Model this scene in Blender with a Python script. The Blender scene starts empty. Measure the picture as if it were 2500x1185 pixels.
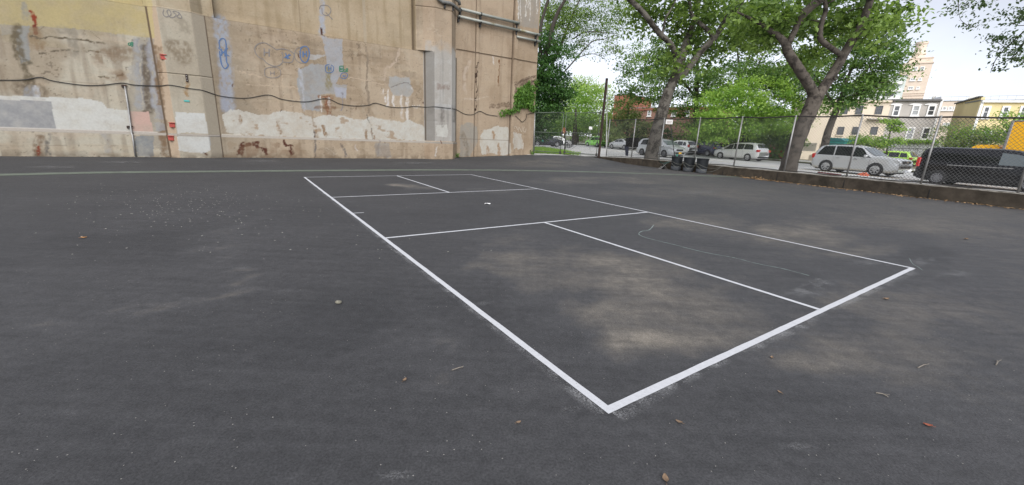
import bpy, math, random
import numpy as np
from mathutils import Vector, Matrix
S = bpy.context.scene
COL = S.collection
rad = math.radians
random.seed(7); RNG = np.random.default_rng(11)

# ------------------------------------------------------------------ camera, sky, sun, exposure
F_, CH, PITCH, ROLL = 985.5, 1.561, .25572, .0433          # focal length in photo pixels, eye height, pitch down, roll
W_, H_ = 2500, 1185
cp, sp = math.cos(PITCH), math.sin(PITCH)
FW = np.array([0, cp, -sp]); RT0 = np.array([1., 0, 0]); UP0 = np.cross(RT0, FW)
RT = RT0*math.cos(ROLL)+UP0*math.sin(ROLL); UP = -RT0*math.sin(ROLL)+UP0*math.cos(ROLL)
CAM = np.array([0, 0, CH])
cam = bpy.data.cameras.new('camera'); co = bpy.data.objects.new('camera', cam); COL.objects.link(co)
co.matrix_world = Matrix(((RT[0], UP[0], -FW[0], 0), (RT[1], UP[1], -FW[1], 0), (RT[2], UP[2], -FW[2], CH), (0, 0, 0, 1)))
cam.sensor_width = 36; cam.sensor_fit = 'HORIZONTAL'; cam.lens = 36*F_/W_; cam.clip_start = .05; cam.clip_end = 3000
S.camera = co
SUN_EL, SUN_AZ = rad(40), rad(178)                          # azimuth clockwise from +Y
wd = bpy.data.worlds.new('World'); S.world = wd; wd.use_nodes = True
nt = wd.node_tree; nt.nodes.clear()
def wn(t): return nt.nodes.new(t)
sky = wn('ShaderNodeTexSky'); sky.sky_type = 'NISHITA'; sky.sun_disc = False
sky.sun_elevation = SUN_EL; sky.sun_rotation = SUN_AZ; sky.air_density = 1.0; sky.dust_density = 0.6; sky.ozone_density = 1.0
hs = wn('ShaderNodeHueSaturation'); hs.inputs['Saturation'].default_value = .16
nt.links.new(sky.outputs[0], hs.inputs['Color'])
tc = wn('ShaderNodeTexCoord'); sx = wn('ShaderNodeSeparateXYZ'); nt.links.new(tc.outputs['Generated'], sx.inputs[0])
rp = wn('ShaderNodeValToRGB')                               # overcast: brighter overhead than at the horizon
rp.color_ramp.elements[0].position = 0.0; rp.color_ramp.elements[0].color = (.60, .60, .60, 1)
rp.color_ramp.elements[1].position = .80; rp.color_ramp.elements[1].color = (.72, .72, .72, 1)
for p_, v_ in ((.10, .43), (.34, .41), (.52, .70)):
    el = rp.color_ramp.elements.new(p_); el.color = (v_, v_, v_, 1)
nt.links.new(sx.outputs['Z'], rp.inputs[0])
nz = wn('ShaderNodeTexNoise'); nz.inputs['Scale'].default_value = 2.2; nz.inputs['Detail'].default_value = 5
nt.links.new(tc.outputs['Generated'], nz.inputs['Vector'])
mr = wn('ShaderNodeMapRange'); mr.inputs['From Min'].default_value = .3; mr.inputs['From Max'].default_value = .7
mr.inputs['To Min'].default_value = .86; mr.inputs['To Max'].default_value = 1.14
nt.links.new(nz.outputs[0], mr.inputs['Value'])
m1 = wn('ShaderNodeMix'); m1.data_type = 'RGBA'; m1.blend_type = 'MULTIPLY'; m1.inputs[0].default_value = 1
nt.links.new(hs.outputs[0], m1.inputs[6]); nt.links.new(rp.outputs[0], m1.inputs[7])
m2 = wn('ShaderNodeVectorMath'); m2.operation = 'SCALE'
nt.links.new(m1.outputs[2], m2.inputs[0]); nt.links.new(mr.outputs[0], m2.inputs['Scale'])
# overcast cloud deck: pull the hue to a faint cool white
m3 = wn('ShaderNodeVectorMath'); m3.operation = 'MULTIPLY'; m3.inputs[1].default_value = (.96, .985, 1.075)
nt.links.new(m2.outputs[0], m3.inputs[0])
bg = wn('ShaderNodeBackground'); bg.inputs['Strength'].default_value = .15
nt.links.new(m3.outputs[0], bg.inputs['Color'])
wo = wn('ShaderNodeOutputWorld'); nt.links.new(bg.outputs[0], wo.inputs[0])
sl = bpy.data.lights.new('sun', 'SUN'); sl.energy = 1.25; sl.angle = rad(55); sl.color = (1, .96, .9)
so = bpy.data.objects.new('sun', sl); COL.objects.link(so)
sd = Vector((math.sin(SUN_AZ)*math.cos(SUN_EL), math.cos(SUN_AZ)*math.cos(SUN_EL), math.sin(SUN_EL)))
so.rotation_euler = sd.to_track_quat('Z', 'Y').to_euler()
S.view_settings.view_transform = 'Standard'; S.view_settings.look = 'None'; S.view_settings.gamma = 1
S.view_settings.exposure = 1.45; S.view_settings.use_curve_mapping = False
S.render.engine = 'CYCLES'
S.cycles.max_bounces = 6; S.cycles.transparent_max_bounces = 12; S.cycles.use_denoising = True

# ------------------------------------------------------------------ surveying helpers (photo pixel -> place on a known plane)
def ray(x, y): return FW + RT*(x-W_/2)/F_ + UP*(H_/2-y)/F_
def gz(x, y, z=0.):
    d = ray(x, y); return CAM+d*((z-CH)/d[2])
def atd(x, y, D):
    d = ray(x, y); return CAM+d*(D/d[1])
def onplane(x, y, p, q):
    d = ray(x, y); n = np.array([-(q[1]-p[1]), q[0]-p[0]]); t = (n@(np.array(p[:2])-CAM[:2]))/(n@d[:2]); return CAM+d*t
def pj(X):
    d = np.array(X, float)-CAM; return W_/2+F_*(d@RT)/(d@FW), H_/2-F_*(d@UP)/(d@FW)
# abutment wall frame: s along the wall, d out of it
W0 = np.array([-19.97, 15.83]); WU = np.array([.8192, .5735]); WN = np.array([.5735, -.8192])
def wxyz(s, z, d=0.): return np.array([W0[0]+WU[0]*s+WN[0]*d, W0[1]+WU[1]*s+WN[1]*d, z])
def wsz(px, py, d=0.):
    p0 = W0+WN*d; p = onplane(px, py, p0, p0+WU); return float((p[:2]-W0)@WU), float(p[2])
# street frame: s along the fence away from the eye, t across towards the houses
FA = np.array([16.26, 12.93]); FE = np.array([-.4384, .8988]); FN = np.array([.8988, .4384])
def fxy(s, t): return FA+FE*s+FN*t
def fst(p): d = np.array(p[:2])-FA; return float(d@FE), float(d@FN)
def zst(x, y): s = (x-FA[0])*FE[0]+(y-FA[1])*FE[1]; return .06+.013*s
def smooth(a, b, x): t = np.clip((x-a)/(b-a), 0, 1); return t*t*(3-2*t)
def zplay(x, y): return np.clip(.07*(y-26.2), 0, .34)*(1-smooth(5., 9., x))
ROADZ = -.14                                               # carriageway below the pavement
def street_pt(px, py):
    z = .2
    for _ in range(20):
        p = gz(px, py, z); z = zst(p[0], p[1])+ROADZ
    return p

# ------------------------------------------------------------------ object helpers
def tag(o, label=None, cat=None, group=None, kind=None):
    if label: o['label'] = label
    if cat: o['category'] = cat
    if group: o['group'] = group
    if kind: o['kind'] = kind
    return o
def empty(name, loc, label, cat, rz=0., group=None):
    o = bpy.data.objects.new(name, None); COL.objects.link(o); o.location = loc; o.rotation_euler = (0, 0, rz)
    o.empty_display_size = .2
    return tag(o, label, cat, group)
def link(name, me, mat, parent=None):
    o = bpy.data.objects.new(name, me); COL.objects.link(o)
    if mat is not None:
        for m_ in (mat if isinstance(mat, (list, tuple)) else [mat]): me.materials.append(m_)
    if parent is not None: o.parent = parent
    return o
def rootloc(parent):
    if parent is None: return np.zeros(3)
    while parent.parent: parent = parent.parent
    return np.array(parent.location)
def npmesh(name, V, F, mat, parent=None, attrs=None, smooth_=False, world=True):
    V = np.asarray(V, np.float32)
    if world and parent is not None: V = V-rootloc(parent).astype(np.float32)
    F = np.asarray(F, np.int32); k = F.shape[1]
    me = bpy.data.meshes.new(name); me.vertices.add(len(V)); me.vertices.foreach_set('co', V.ravel())
    me.loops.add(F.size); me.loops.foreach_set('vertex_index', F.ravel())
    me.polygons.add(len(F)); me.polygons.foreach_set('loop_start', np.arange(0, F.size, k, dtype=np.int32))
    me.polygons.foreach_set('use_smooth', np.full(len(F), smooth_))
    for an, arr in (attrs or {}).items():
        if arr.ndim == 1:
            a = me.attributes.new(an, 'FLOAT', 'POINT'); a.data.foreach_set('value', arr.astype(np.float32))
        else:
            a = me.attributes.new(an, 'FLOAT_COLOR', 'POINT')
            c = np.ones((len(V), 4), np.float32); c[:, :3] = arr; a.data.foreach_set('color', c.ravel())
    me.update(calc_edges=True)
    return link(name, me, mat, parent)
class MB:
    def __init__(s): s.v = []; s.f = []
    def add(s, V, F):
        b = len(s.v); s.v += [tuple(map(float, p)) for p in V]; s.f += [tuple(i+b for i in f) for f in F]; return s
    def box(s, c, size, ax=None, bev=0.):
        hx, hy, hz = [k/2 for k in size]
        ax = ax or ((1, 0, 0), (0, 1, 0), (0, 0, 1)); A = np.array(ax, float); c = np.array(c, float)
        if bev <= 0:
            P = [c+A[0]*x*hx+A[1]*y*hy+A[2]*z*hz for x in (-1, 1) for y in (-1, 1) for z in (-1, 1)]
            return s.add(P, [(0, 1, 3, 2), (4, 6, 7, 5), (0, 4, 5, 1), (2, 3, 7, 6), (0, 2, 6, 4), (1, 5, 7, 3)])
        b = bev; P = []
        for z, k in ((-hz, b), (-hz+b, 0), (hz-b, 0), (hz, b)):
            ex, ey = hx-k, hy-k
            for (x, y) in ((-ex, -ey+b), (-ex+b, -ey), (ex-b, -ey), (ex, -ey+b), (ex, ey-b), (ex-b, ey), (-ex+b, ey), (-ex, ey-b)):
                P.append(c+A[0]*x+A[1]*y+A[2]*z)
        Fc = [tuple(range(7, -1, -1)), tuple(range(24, 32))]
        for r in range(3):
            for i in range(8): Fc.append((r*8+i, r*8+(i+1) % 8, r*8+8+(i+1) % 8, r*8+8+i))
        return s.add(P, Fc)
    def bar(s, a, b, w, h, up=(0, 0, 1)):
        a = np.array(a, float); b = np.array(b, float); d = b-a; L = np.linalg.norm(d); d /= L
        up = np.array(up, float); sd_ = np.cross(d, up)
        if np.linalg.norm(sd_) < 1e-4: sd_ = np.cross(d, (1, 0, 0))
        sd_ /= np.linalg.norm(sd_); u = np.cross(sd_, d)
        return s.box((a+b)/2, (L, w, h), (d, sd_, u))
    def tube(s, pts, r, n=8, cap=True):
        P = np.array(pts, float); m = len(P); r = np.broadcast_to(np.array(r, float), (m,))
        T = np.gradient(P, axis=0); T /= np.linalg.norm(T, axis=1)[:, None]+1e-12
        u = np.cross(T[0], (0, 0, 1.));
        if np.linalg.norm(u) < 1e-3: u = np.cross(T[0], (1., 0, 0))
        u /= np.linalg.norm(u); V = []
        for i in range(m):
            u = u-T[i]*(u@T[i]); u /= np.linalg.norm(u); w = np.cross(T[i], u)
            for k in range(n):
                a = 2*math.pi*k/n; V.append(P[i]+(u*math.cos(a)+w*math.sin(a))*r[i])
        Fc = [(i*n+k, i*n+(k+1) % n, (i+1)*n+(k+1) % n, (i+1)*n+k) for i in range(m-1) for k in range(n)]
        if cap: Fc += [tuple(range(n-1, -1, -1)), tuple((m-1)*n+k for k in range(n))]
        return s.add(V, Fc)
    def lathe(s, prof, n=20, c=(0, 0, 0), axis='z'):
        V = []
        for (r, h) in prof:
            for k in range(n):
                a = 2*math.pi*k/n; x, y = r*math.cos(a), r*math.sin(a)
                V.append((c[0]+x, c[1]+y, c[2]+h) if axis == 'z' else (c[0]+x, c[1]+h, c[2]+y))
        m = len(prof)
        return s.add(V, [(i*n+k, i*n+(k+1) % n, (i+1)*n+(k+1) % n, (i+1)*n+k) for i in range(m-1) for k in range(n)])
    def prism(s, poly, vec):
        n = len(poly); P = [np.array(p, float) for p in poly]; Q = [p+np.array(vec, float) for p in P]
        return s.add(P+Q, [tuple(range(n-1, -1, -1)), tuple(range(n, 2*n))]+[(i, (i+1) % n, n+(i+1) % n, n+i) for i in range(n)])
    def build(s, name, mat, parent=None, world=True, sm=False):
        V = np.array(s.v, float)
        if world and parent is not None: V = V-rootloc(parent)
        me = bpy.data.meshes.new(name); me.from_pydata(V.tolist(), [], s.f)
        if sm: me.polygons.foreach_set('use_smooth', [True]*len(me.polygons))
        me.update()
        return link(name, me, mat, parent)
def vn(x, y, seed=0):
    r = np.random.default_rng(seed); T = r.random((257, 257))
    xi = np.floor(x).astype(int); yi = np.floor(y).astype(int); fx = x-xi; fy = y-yi
    fx = fx*fx*(3-2*fx); fy = fy*fy*(3-2*fy); xi %= 256; yi %= 256
    return (T[xi, yi]*(1-fx)+T[xi+1, yi]*fx)*(1-fy)+(T[xi, yi+1]*(1-fx)+T[xi+1, yi+1]*fx)*fy
def fbm(x, y, o=4, seed=0, g=.5):
    t = 0; a = 1; n = 0
    for k in range(o): t = t+a*vn(x*2**k+17.3*k, y*2**k+9.1*k, seed+k); n += a; a *= g
    return t/n

# ------------------------------------------------------------------ materials
def mat(name, col, rough=.7, metal=0., var=0., vscale=8., bump=0., bscale=60., spec=.5, coat=0., attr=None, var2=None):
    m = bpy.data.materials.new(name); m.use_nodes = True; t = m.node_tree; b = t.nodes['Principled BSDF']
    b.inputs['Roughness'].default_value = rough; b.inputs['Metallic'].default_value = metal
    b.inputs['Specular IOR Level'].default_value = spec; b.inputs['Coat Weight'].default_value = coat
    c4 = (*col, 1); b.inputs['Base Color'].default_value = c4
    src = None; g = t.nodes.new('ShaderNodeTexCoord').outputs['Object']
    if attr:
        a = t.nodes.new('ShaderNodeAttribute'); a.attribute_name = attr; src = a.outputs['Color']
    if var > 0:
        n = t.nodes.new('ShaderNodeTexNoise'); n.inputs['Scale'].default_value = vscale; n.inputs['Detail'].default_value = 6
        n.inputs['Roughness'].default_value = .65; t.links.new(g, n.inputs['Vector'])
        r = t.nodes.new('ShaderNodeMapRange'); r.inputs['From Min'].default_value = .25; r.inputs['From Max'].default_value = .75
        r.inputs['To Min'].default_value = 1-var; r.inputs['To Max'].default_value = 1+var; t.links.new(n.outputs[0], r.inputs['Value'])
        v = t.nodes.new('ShaderNodeVectorMath'); v.operation = 'SCALE'
        if src is not None: t.links.new(src, v.inputs[0])
        else: v.inputs[0].default_value = col
        t.links.new(r.outputs[0], v.inputs['Scale']); src = v.outputs[0]
    if var2:                                                   # second tone (rust, moss, wear) through a noise threshold
        col2, sc2, lo, hi = var2
        n = t.nodes.new('ShaderNodeTexNoise'); n.inputs['Scale'].default_value = sc2; n.inputs['Detail'].default_value = 7
        n.inputs['Roughness'].default_value = .7; t.links.new(g, n.inputs['Vector'])
        r = t.nodes.new('ShaderNodeMapRange'); r.inputs['From Min'].default_value = lo; r.inputs['From Max'].default_value = hi
        t.links.new(n.outputs[0], r.inputs['Value'])
        x = t.nodes.new('ShaderNodeMix'); x.data_type = 'RGBA'; t.links.new(r.outputs[0], x.inputs[0])
        if src is not None: t.links.new(src, x.inputs[6])
        else: x.inputs[6].default_value = c4
        x.inputs[7].default_value = (*col2, 1); src = x.outputs[2]
    if src is not None: t.links.new(src, b.inputs['Base Color'])
    if bump > 0:
        n = t.nodes.new('ShaderNodeTexNoise'); n.inputs['Scale'].default_value = bscale; n.inputs['Detail'].default_value = 5
        t.links.new(g, n.inputs['Vector']); bp = t.nodes.new('ShaderNodeBump'); bp.inputs['Strength'].default_value = bump
        bp.inputs['Distance'].default_value = .01; t.links.new(n.outputs[0], bp.inputs['Height']); t.links.new(bp.outputs[0], b.inputs['Normal'])
    return m
def leafmat(name, c1, c2, trans=.45):
    m = bpy.data.materials.new(name); m.use_nodes = True; t = m.node_tree; t.nodes.clear()
    a = t.nodes.new('ShaderNodeAttribute'); a.attribute_name = 'tint'
    x = t.nodes.new('ShaderNodeMix'); x.data_type = 'RGBA'; x.inputs[6].default_value = (*c1, 1); x.inputs[7].default_value = (*c2, 1)
    t.links.new(a.outputs['Fac'], x.inputs[0])
    d = t.nodes.new('ShaderNodeBsdfPrincipled'); d.inputs['Roughness'].default_value = .5; d.inputs['Specular IOR Level'].default_value = .35
    tr = t.nodes.new('ShaderNodeBsdfTranslucent'); t.links.new(x.outputs[2], d.inputs['Base Color'])
    h = t.nodes.new('ShaderNodeVectorMath'); h.operation = 'MULTIPLY'; h.inputs[1].default_value = (1.12, 1.22, .6)
    t.links.new(x.outputs[2], h.inputs[0]); t.links.new(h.outputs[0], tr.inputs['Color'])
    ms = t.nodes.new('ShaderNodeMixShader'); ms.inputs[0].default_value = trans
    t.links.new(d.outputs[0], ms.inputs[1]); t.links.new(tr.outputs[0], ms.inputs[2])
    o = t.nodes.new('ShaderNodeOutputMaterial'); t.links.new(ms.outputs[0], o.inputs[0])
    return m
def mix(a, b, t): return a+(b-a)*t
M = {}
M['wall'] = mat('painted concrete', (.4, .33, .26), .9, var=.10, vscale=14, bump=.25, bscale=40, attr='paint', spec=.2)
M['galv'] = mat('galvanised steel', (.29, .285, .275), .5, .55, var=.2, vscale=5, var2=((.22, .17, .12), 3, .58, .75))
M['fencewire'] = mat('weathered fence wire', (.15, .15, .145), .55, .5, var=.2, vscale=3)
M['darkrail'] = mat('dark coated rail', (.045, .04, .037), .6, .3, var=.3, vscale=6)
M['rust'] = mat('rusted steel', (.040, .025, .020), .85, .2, var=.5, vscale=5, bump=.3, var2=((.15, .065, .03), 7, .55, .75))
M['gategreen'] = mat('faded green grey pipe', (.10, .12, .095), .6, .3, var=.3, vscale=4, var2=((.06, .05, .04), 5, .55, .7))
M['black'] = mat('black rubber', (.012, .012, .012), .6)
M['blackpaint'] = mat('black gloss paint', (.004, .004, .0052), .22, 0, coat=.25, spec=.4)
M['redpaint'] = mat('red painted steel', (.33, .045, .03), .55, var=.25, vscale=20)
M['teal'] = mat('teal painted metal', (.05, .33, .30), .6, var=.2, vscale=9)
M['retain'] = mat('old dark concrete', (.068, .056, .043), .95, var=.45, vscale=2.2, bump=.6, bscale=25, var2=((.03, .027, .021), 1.3, .5, .72), spec=.12)
M['cap'] = mat('crumbled pale mortar', (.19, .175, .15), .95, var=.35, vscale=9, bump=.7, bscale=30, var2=((.07, .06, .045), 5, .52, .62))
M['bark_a'] = mat('mottled plane bark', (.135, .122, .104), .9, var=.25, vscale=3, bump=.6, bscale=14, var2=((.045, .04, .034), 1.6, .47, .56), spec=.15)
M['bark_b'] = mat('brown grey bark', (.098, .084, .070), .92, var=.35, vscale=4, bump=.8, bscale=18, var2=((.035, .03, .026), 3, .48, .6), spec=.15)
M['bark_d'] = mat('dark bark', (.045, .038, .032), .92, var=.3, vscale=4, spec=.2)
M['silver'] = mat('silver car paint', (.50, .51, .51), .28, .35, coat=.7, var=.03)
M['paleSilver'] = mat('pale silver car paint', (.62, .62, .60), .28, .3, coat=.7, var=.03)
M['bluegrey'] = mat('dark blue car paint', (.018, .028, .075), .2, .3, coat=.8)
M['white'] = mat('white paint', (.78, .78, .77), .35, coat=.3, var=.03)
M['cabgreen'] = mat('apple green car paint', (.23, .62, .07), .3, coat=.6, var=.03)
M['lime'] = mat('lime green car paint', (.47, .75, .10), .3, coat=.6, var=.03)
M['yellow'] = mat('yellow truck paint', (.86, .44, .008), .4, coat=.3, var=.05, vscale=2)
M['redcar'] = mat('red car paint', (.50, .05, .04), .35, coat=.5)
M['glass'] = mat('dark tinted glass', (.012, .014, .016), .04, spec=.8)
M['glassclear'] = mat('windscreen glass', (.10, .12, .125), .05, spec=1.0)
M['tyre'] = mat('tyre rubber', (.014, .014, .015), .85)
M['rim'] = mat('alloy rim', (.48, .48, .48), .35, .7)
M['darktrim'] = mat('dark plastic trim', (.018, .018, .019), .6)
M['redlamp'] = mat('red lamp lens', (.45, .015, .012), .2, coat=.6)
M['clearlamp'] = mat('clear lamp lens', (.62, .62, .58), .15, coat=.6)
M['plate'] = mat('yellow number plate', (.80, .45, .03), .5)
M['chrome'] = mat('chrome trim', (.6, .6, .6), .2, .9)

# ------------------------------------------------------------------ playground asphalt
def sheet(name, x0, x1, y0, y1, step, keep, zf, mat_, attrs=None, kind='structure'):
    xs = np.arange(x0, x1+1e-6, step); ys = np.arange(y0, y1+1e-6, step); X, Y = np.meshgrid(xs, ys, indexing='ij')
    nx, ny = X.shape; I = np.arange(nx*ny).reshape(nx, ny)
    F = np.stack([I[:-1, :-1], I[1:, :-1], I[1:, 1:], I[:-1, 1:]], -1).reshape(-1, 4)
    x = X.ravel(); y = Y.ravel(); cx = x[F].mean(1); cy = y[F].mean(1); F = F[keep(cx, cy)]
    u, inv = np.unique(F, return_inverse=True); x = x[u]; y = y[u]; F = inv.reshape(F.shape)
    o = npmesh(name, np.stack([x, y, zf(x, y)], 1), F, mat_, None, attrs(x, y) if attrs else None, True)
    return tag(o, kind=kind)
GATE0 = np.array([1.42, 31.22]); GATE1 = np.array([6.57, 32.80])
def inplay(x, y):
    d = (x-W0[0])*WN[0]+(y-W0[1])*WN[1]; s, t = (x-FA[0])*FE[0]+(y-FA[1])*FE[1], (x-FA[0])*FN[0]+(y-FA[1])*FN[1]
    g = (GATE1[0]-GATE0[0])*(y-GATE0[1])-(GATE1[1]-GATE0[1])*(x-GATE0[0])
    return (d > -.7) & (t < .14) & (g < .6)
BLOBS = [  # px, py, along-image radius px, vertical radius px, amount (dust > 0, fresh dark < 0)
    (1640, 735, 160, 80, .62), (1500, 830, 90, 60, .55), (1690, 830, 130, 50, .6), (1400, 640, 170, 40, .55), (1250, 600, 120, 35, .4),
    (1560, 640, 130, 30, .5), (985, 457, 45, 9, 1.25), (1180, 468, 90, 10, .35), (1700, 540, 120, 16, .5), (1950, 570, 130, 20, .55),
    (2080, 620, 130, 20, .45), (590, 690, 26, 55, .75), (500, 715, 120, 16, .5), (330, 725, 40, 8, .9), (600, 560, 40, 50, .35), (575, 635, 30, 6, .9),
    (900, 900, 100, 25, .5), (1050, 885, 60, 25, .45), (1960, 880, 100, 50, .65), (2080, 830, 140, 75, .42), (2200, 760, 180, 40, .45),
    (2150, 1060, 70, 18, .5), (1480, 440, 150, 9, .45), (1350, 400, 120, 8, .4), (2200, 540, 220, 22, .25), (420, 530, 120, 25, .15), (1150, 1010, 90, 40, .3),
    (1700, 470, 200, 12, .3), (300, 900, 220, 90, -.15), (760, 840, 190, 80, -.35), (330, 600, 220, 20, -.3), (2290, 640, 120, 22, -.55), (1960, 690, 110, 20, -.35),
    (1830, 590, 90, 14, -.35), (1250, 790, 120, 70, -.25), (1100, 520, 120, 14, -.3), (1400, 960, 200, 50, -.25), (2100, 1120, 350, 60, -.2), (300, 1120, 400, 60, -.15)]
def dust_shade(x, y):
    n1 = fbm(x*.55, y*.55, 5, 3); n2 = fbm(x*1.7+5, y*1.7, 4, 23); a = .62*(n1-.5)*2*.55+.12*(n2-.5)
    n3 = fbm(x*5+3, y*5, 3, 43); jx = x+(n2-.5)*1.5+(n3-.5)*.5; jy = y+(n1-.5)*2.2+(n3-.5)*.5
    for (px, py, rx, ry, k) in BLOBS:
        c = gz(px, py); e = gz(px+rx, py)-gz(px-rx, py); e = e[:2]/2; v = gz(px, py-ry)[:2]-gz(px, py+ry)[:2]; v = v/2
        D = np.linalg.inv(np.array([[e[0], v[0]], [e[1], v[1]]])); dx = jx-c[0]; dy = jy-c[1]
        q = (D[0, 0]*dx+D[0, 1]*dy)**2+(D[1, 0]*dx+D[1, 1]*dy)**2
        a = a+k*smooth(1.9, .25, q)*(.25+1.25*n2)*(.7+.6*n3)
    return {'dust_shade': np.clip(a*.42+.12+.23*smooth(-6, 10, x), 0, 1)}  # rise along x paints overhead shade at left, sheen at right, into the tone
def asphaltmat():
    m = bpy.data.materials.new('worn dark asphalt'); m.use_nodes = True; t = m.node_tree; b = t.nodes['Principled BSDF']
    g = t.nodes.new('ShaderNodeTexCoord').outputs['Object']
    a = t.nodes.new('ShaderNodeAttribute'); a.attribute_name = 'dust_shade'
    r = t.nodes.new('ShaderNodeValToRGB'); e = r.color_ramp.elements
    e[0].position = 0; e[0].color = (.033, .033, .0345, 1); e[1].position = 1; e[1].color = (.19, .168, .138, 1)
    k = e.new(.28); k.color = (.050, .0495, .051, 1); k = e.new(.55); k.color = (.088, .081, .073, 1)
    n0 = t.nodes.new('ShaderNodeTexNoise'); n0.inputs['Scale'].default_value = 3.5; n0.inputs['Detail'].default_value = 9; n0.inputs['Roughness'].default_value = .72
    t.links.new(g, n0.inputs['Vector'])
    s0 = t.nodes.new('ShaderNodeMath'); s0.operation = 'MULTIPLY_ADD'; t.links.new(n0.outputs[0], s0.inputs[0])
    am = t.nodes.new('ShaderNodeMath'); am.operation = 'MULTIPLY_ADD'; am.inputs[1].default_value = .9; am.inputs[2].default_value = .28; t.links.new(a.outputs['Fac'], am.inputs[0]); t.links.new(am.outputs[0], s0.inputs[1])
    o0 = t.nodes.new('ShaderNodeMath'); o0.operation = 'MULTIPLY_ADD'; o0.inputs[1].default_value = .55; o0.inputs[2].default_value = -.14; t.links.new(a.outputs['Fac'], o0.inputs[0])
    t.links.new(o0.outputs[0], s0.inputs[2]); t.links.new(s0.outputs[0], r.inputs[0])
    # broom streaks
    mp = t.nodes.new('ShaderNodeMapping'); mp.inputs['Rotation'].default_value = (0, 0, .5); mp.inputs['Scale'].default_value = (.5, 5, 1); t.links.new(g, mp.inputs[0])
    n3 = t.nodes.new('ShaderNodeTexNoise'); n3.inputs['Scale'].default_value = 2; n3.inputs['Detail'].default_value = 6; t.links.new(mp.outputs[0], n3.inputs['Vector'])
    # aggregate
    n1 = t.nodes.new('ShaderNodeTexNoise'); n1.inputs['Scale'].default_value = 75; n1.inputs['Detail'].default_value = 4; n1.inputs['Roughness'].default_value = .7; t.links.new(g, n1.inputs['Vector'])
    q = t.nodes.new('ShaderNodeMapRange'); q.inputs['From Min'].default_value = .28; q.inputs['From Max'].default_value = .74
    q.inputs['To Min'].default_value = .58; q.inputs['To Max'].default_value = 1.48; t.links.new(n1.outputs[0], q.inputs['Value'])
    q3 = t.nodes.new('ShaderNodeMapRange'); q3.inputs['From Min'].default_value = .3; q3.inputs['From Max'].default_value = .7
    q3.inputs['To Min'].default_value = .88; q3.inputs['To Max'].default_value = 1.12; t.links.new(n3.outputs[0], q3.inputs['Value'])
    n4 = t.nodes.new('ShaderNodeTexNoise'); n4.inputs['Scale'].default_value = 13; n4.inputs['Detail'].default_value = 5; n4.inputs['Roughness'].default_value = .65; t.links.new(g, n4.inputs['Vector'])
    q4 = t.nodes.new('ShaderNodeMapRange'); q4.inputs['From Min'].default_value = .28; q4.inputs['From Max'].default_value = .72; q4.inputs['To Min'].default_value = .80; q4.inputs['To Max'].default_value = 1.2; t.links.new(n4.outputs[0], q4.inputs['Value'])
    m0 = t.nodes.new('ShaderNodeMath'); m0.operation = 'MULTIPLY'; t.links.new(q.outputs[0], m0.inputs[0]); t.links.new(q4.outputs[0], m0.inputs[1])
    mm = t.nodes.new('ShaderNodeMath'); mm.operation = 'MULTIPLY'; t.links.new(m0.outputs[0], mm.inputs[0]); t.links.new(q3.outputs[0], mm.inputs[1])
    v = t.nodes.new('ShaderNodeVectorMath'); v.operation = 'SCALE'; t.links.new(r.outputs[0], v.inputs[0]); t.links.new(mm.outputs[0], v.inputs['Scale'])
    # sparse pale grit
    vo = t.nodes.new('ShaderNodeTexVoronoi'); vo.inputs['Scale'].default_value = 24; t.links.new(g, vo.inputs['Vector'])
    lt = t.nodes.new('ShaderNodeMath'); lt.operation = 'LESS_THAN'; lt.inputs[1].default_value = .085; t.links.new(vo.outputs['Distance'], lt.inputs[0])
    sc = t.nodes.new('ShaderNodeSeparateColor'); t.links.new(vo.outputs['Color'], sc.inputs[0])
    gt = t.nodes.new('ShaderNodeMath'); gt.operation = 'GREATER_THAN'; gt.inputs[1].default_value = .86; t.links.new(sc.outputs[0], gt.inputs[0])
    an = t.nodes.new('ShaderNodeMath'); an.operation = 'MULTIPLY'; t.links.new(lt.outputs[0], an.inputs[0]); t.links.new(gt.outputs[0], an.inputs[1])
    x = t.nodes.new('ShaderNodeMix'); x.data_type = 'RGBA'; t.links.new(an.outputs[0], x.inputs[0]); t.links.new(v.outputs[0], x.inputs[6]); x.inputs[7].default_value = (.22, .21, .19, 1)
    t.links.new(x.outputs[2], b.inputs['Base Color']); b.inputs['Roughness'].default_value = .78; b.inputs['Specular IOR Level'].default_value = .35
    bp = t.nodes.new('ShaderNodeBump'); bp.inputs['Strength'].default_value = .55; bp.inputs['Distance'].default_value = .006
    t.links.new(n1.outputs[0], bp.inputs['Height']); t.links.new(bp.outputs[0], b.inputs['Normal'])
    return m
M['asphalt'] = asphaltmat()
sheet('ground', -34, 18.5, -12, 34, .14, inplay, zplay, M['asphalt'], dust_shade)

# terrain, pavement, road beyond the fence
def strip(name, t0, t1, s0, s1, lift, mat_, step=3.):
    ss = np.arange(s0, s1+1e-6, step); ts = np.linspace(t0, t1, max(2, int((t1-t0)/step)+2)); V = []; F = []
    for s in ss:
        for t in ts:
            p = fxy(s, t); V.append((p[0], p[1], zst(*p)+lift))
    k = len(ts)
    for i in range(len(ss)-1):
        for j in range(k-1): F.append((i*k+j, i*k+j+1, (i+1)*k+j+1, (i+1)*k+j))
    return tag(npmesh(name, V, F, mat_, None, None, True), kind='structure')
M['soil'] = mat('park soil and short grass', (.075, .085, .03), .95, var=.45, vscale=.6, var2=((.12, .10, .07), .9, .5, .65))
M['conc'] = mat('pale concrete paving', (.50, .485, .455), .9, var=.18, vscale=.9, bump=.2, bscale=20)
M['road'] = mat('overexposed pale road', (.45, .445, .435), .88, var=.15, vscale=.5, bump=.2, bscale=30)  # base colour raised to carry the overexposed light of the open street
M['curb'] = mat('stone kerb', (.36, .34, .31), .9, var=.2, vscale=2)
strip('terrain', .16, 700, -60, 700, -.24, M['soil'], 20)
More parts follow.
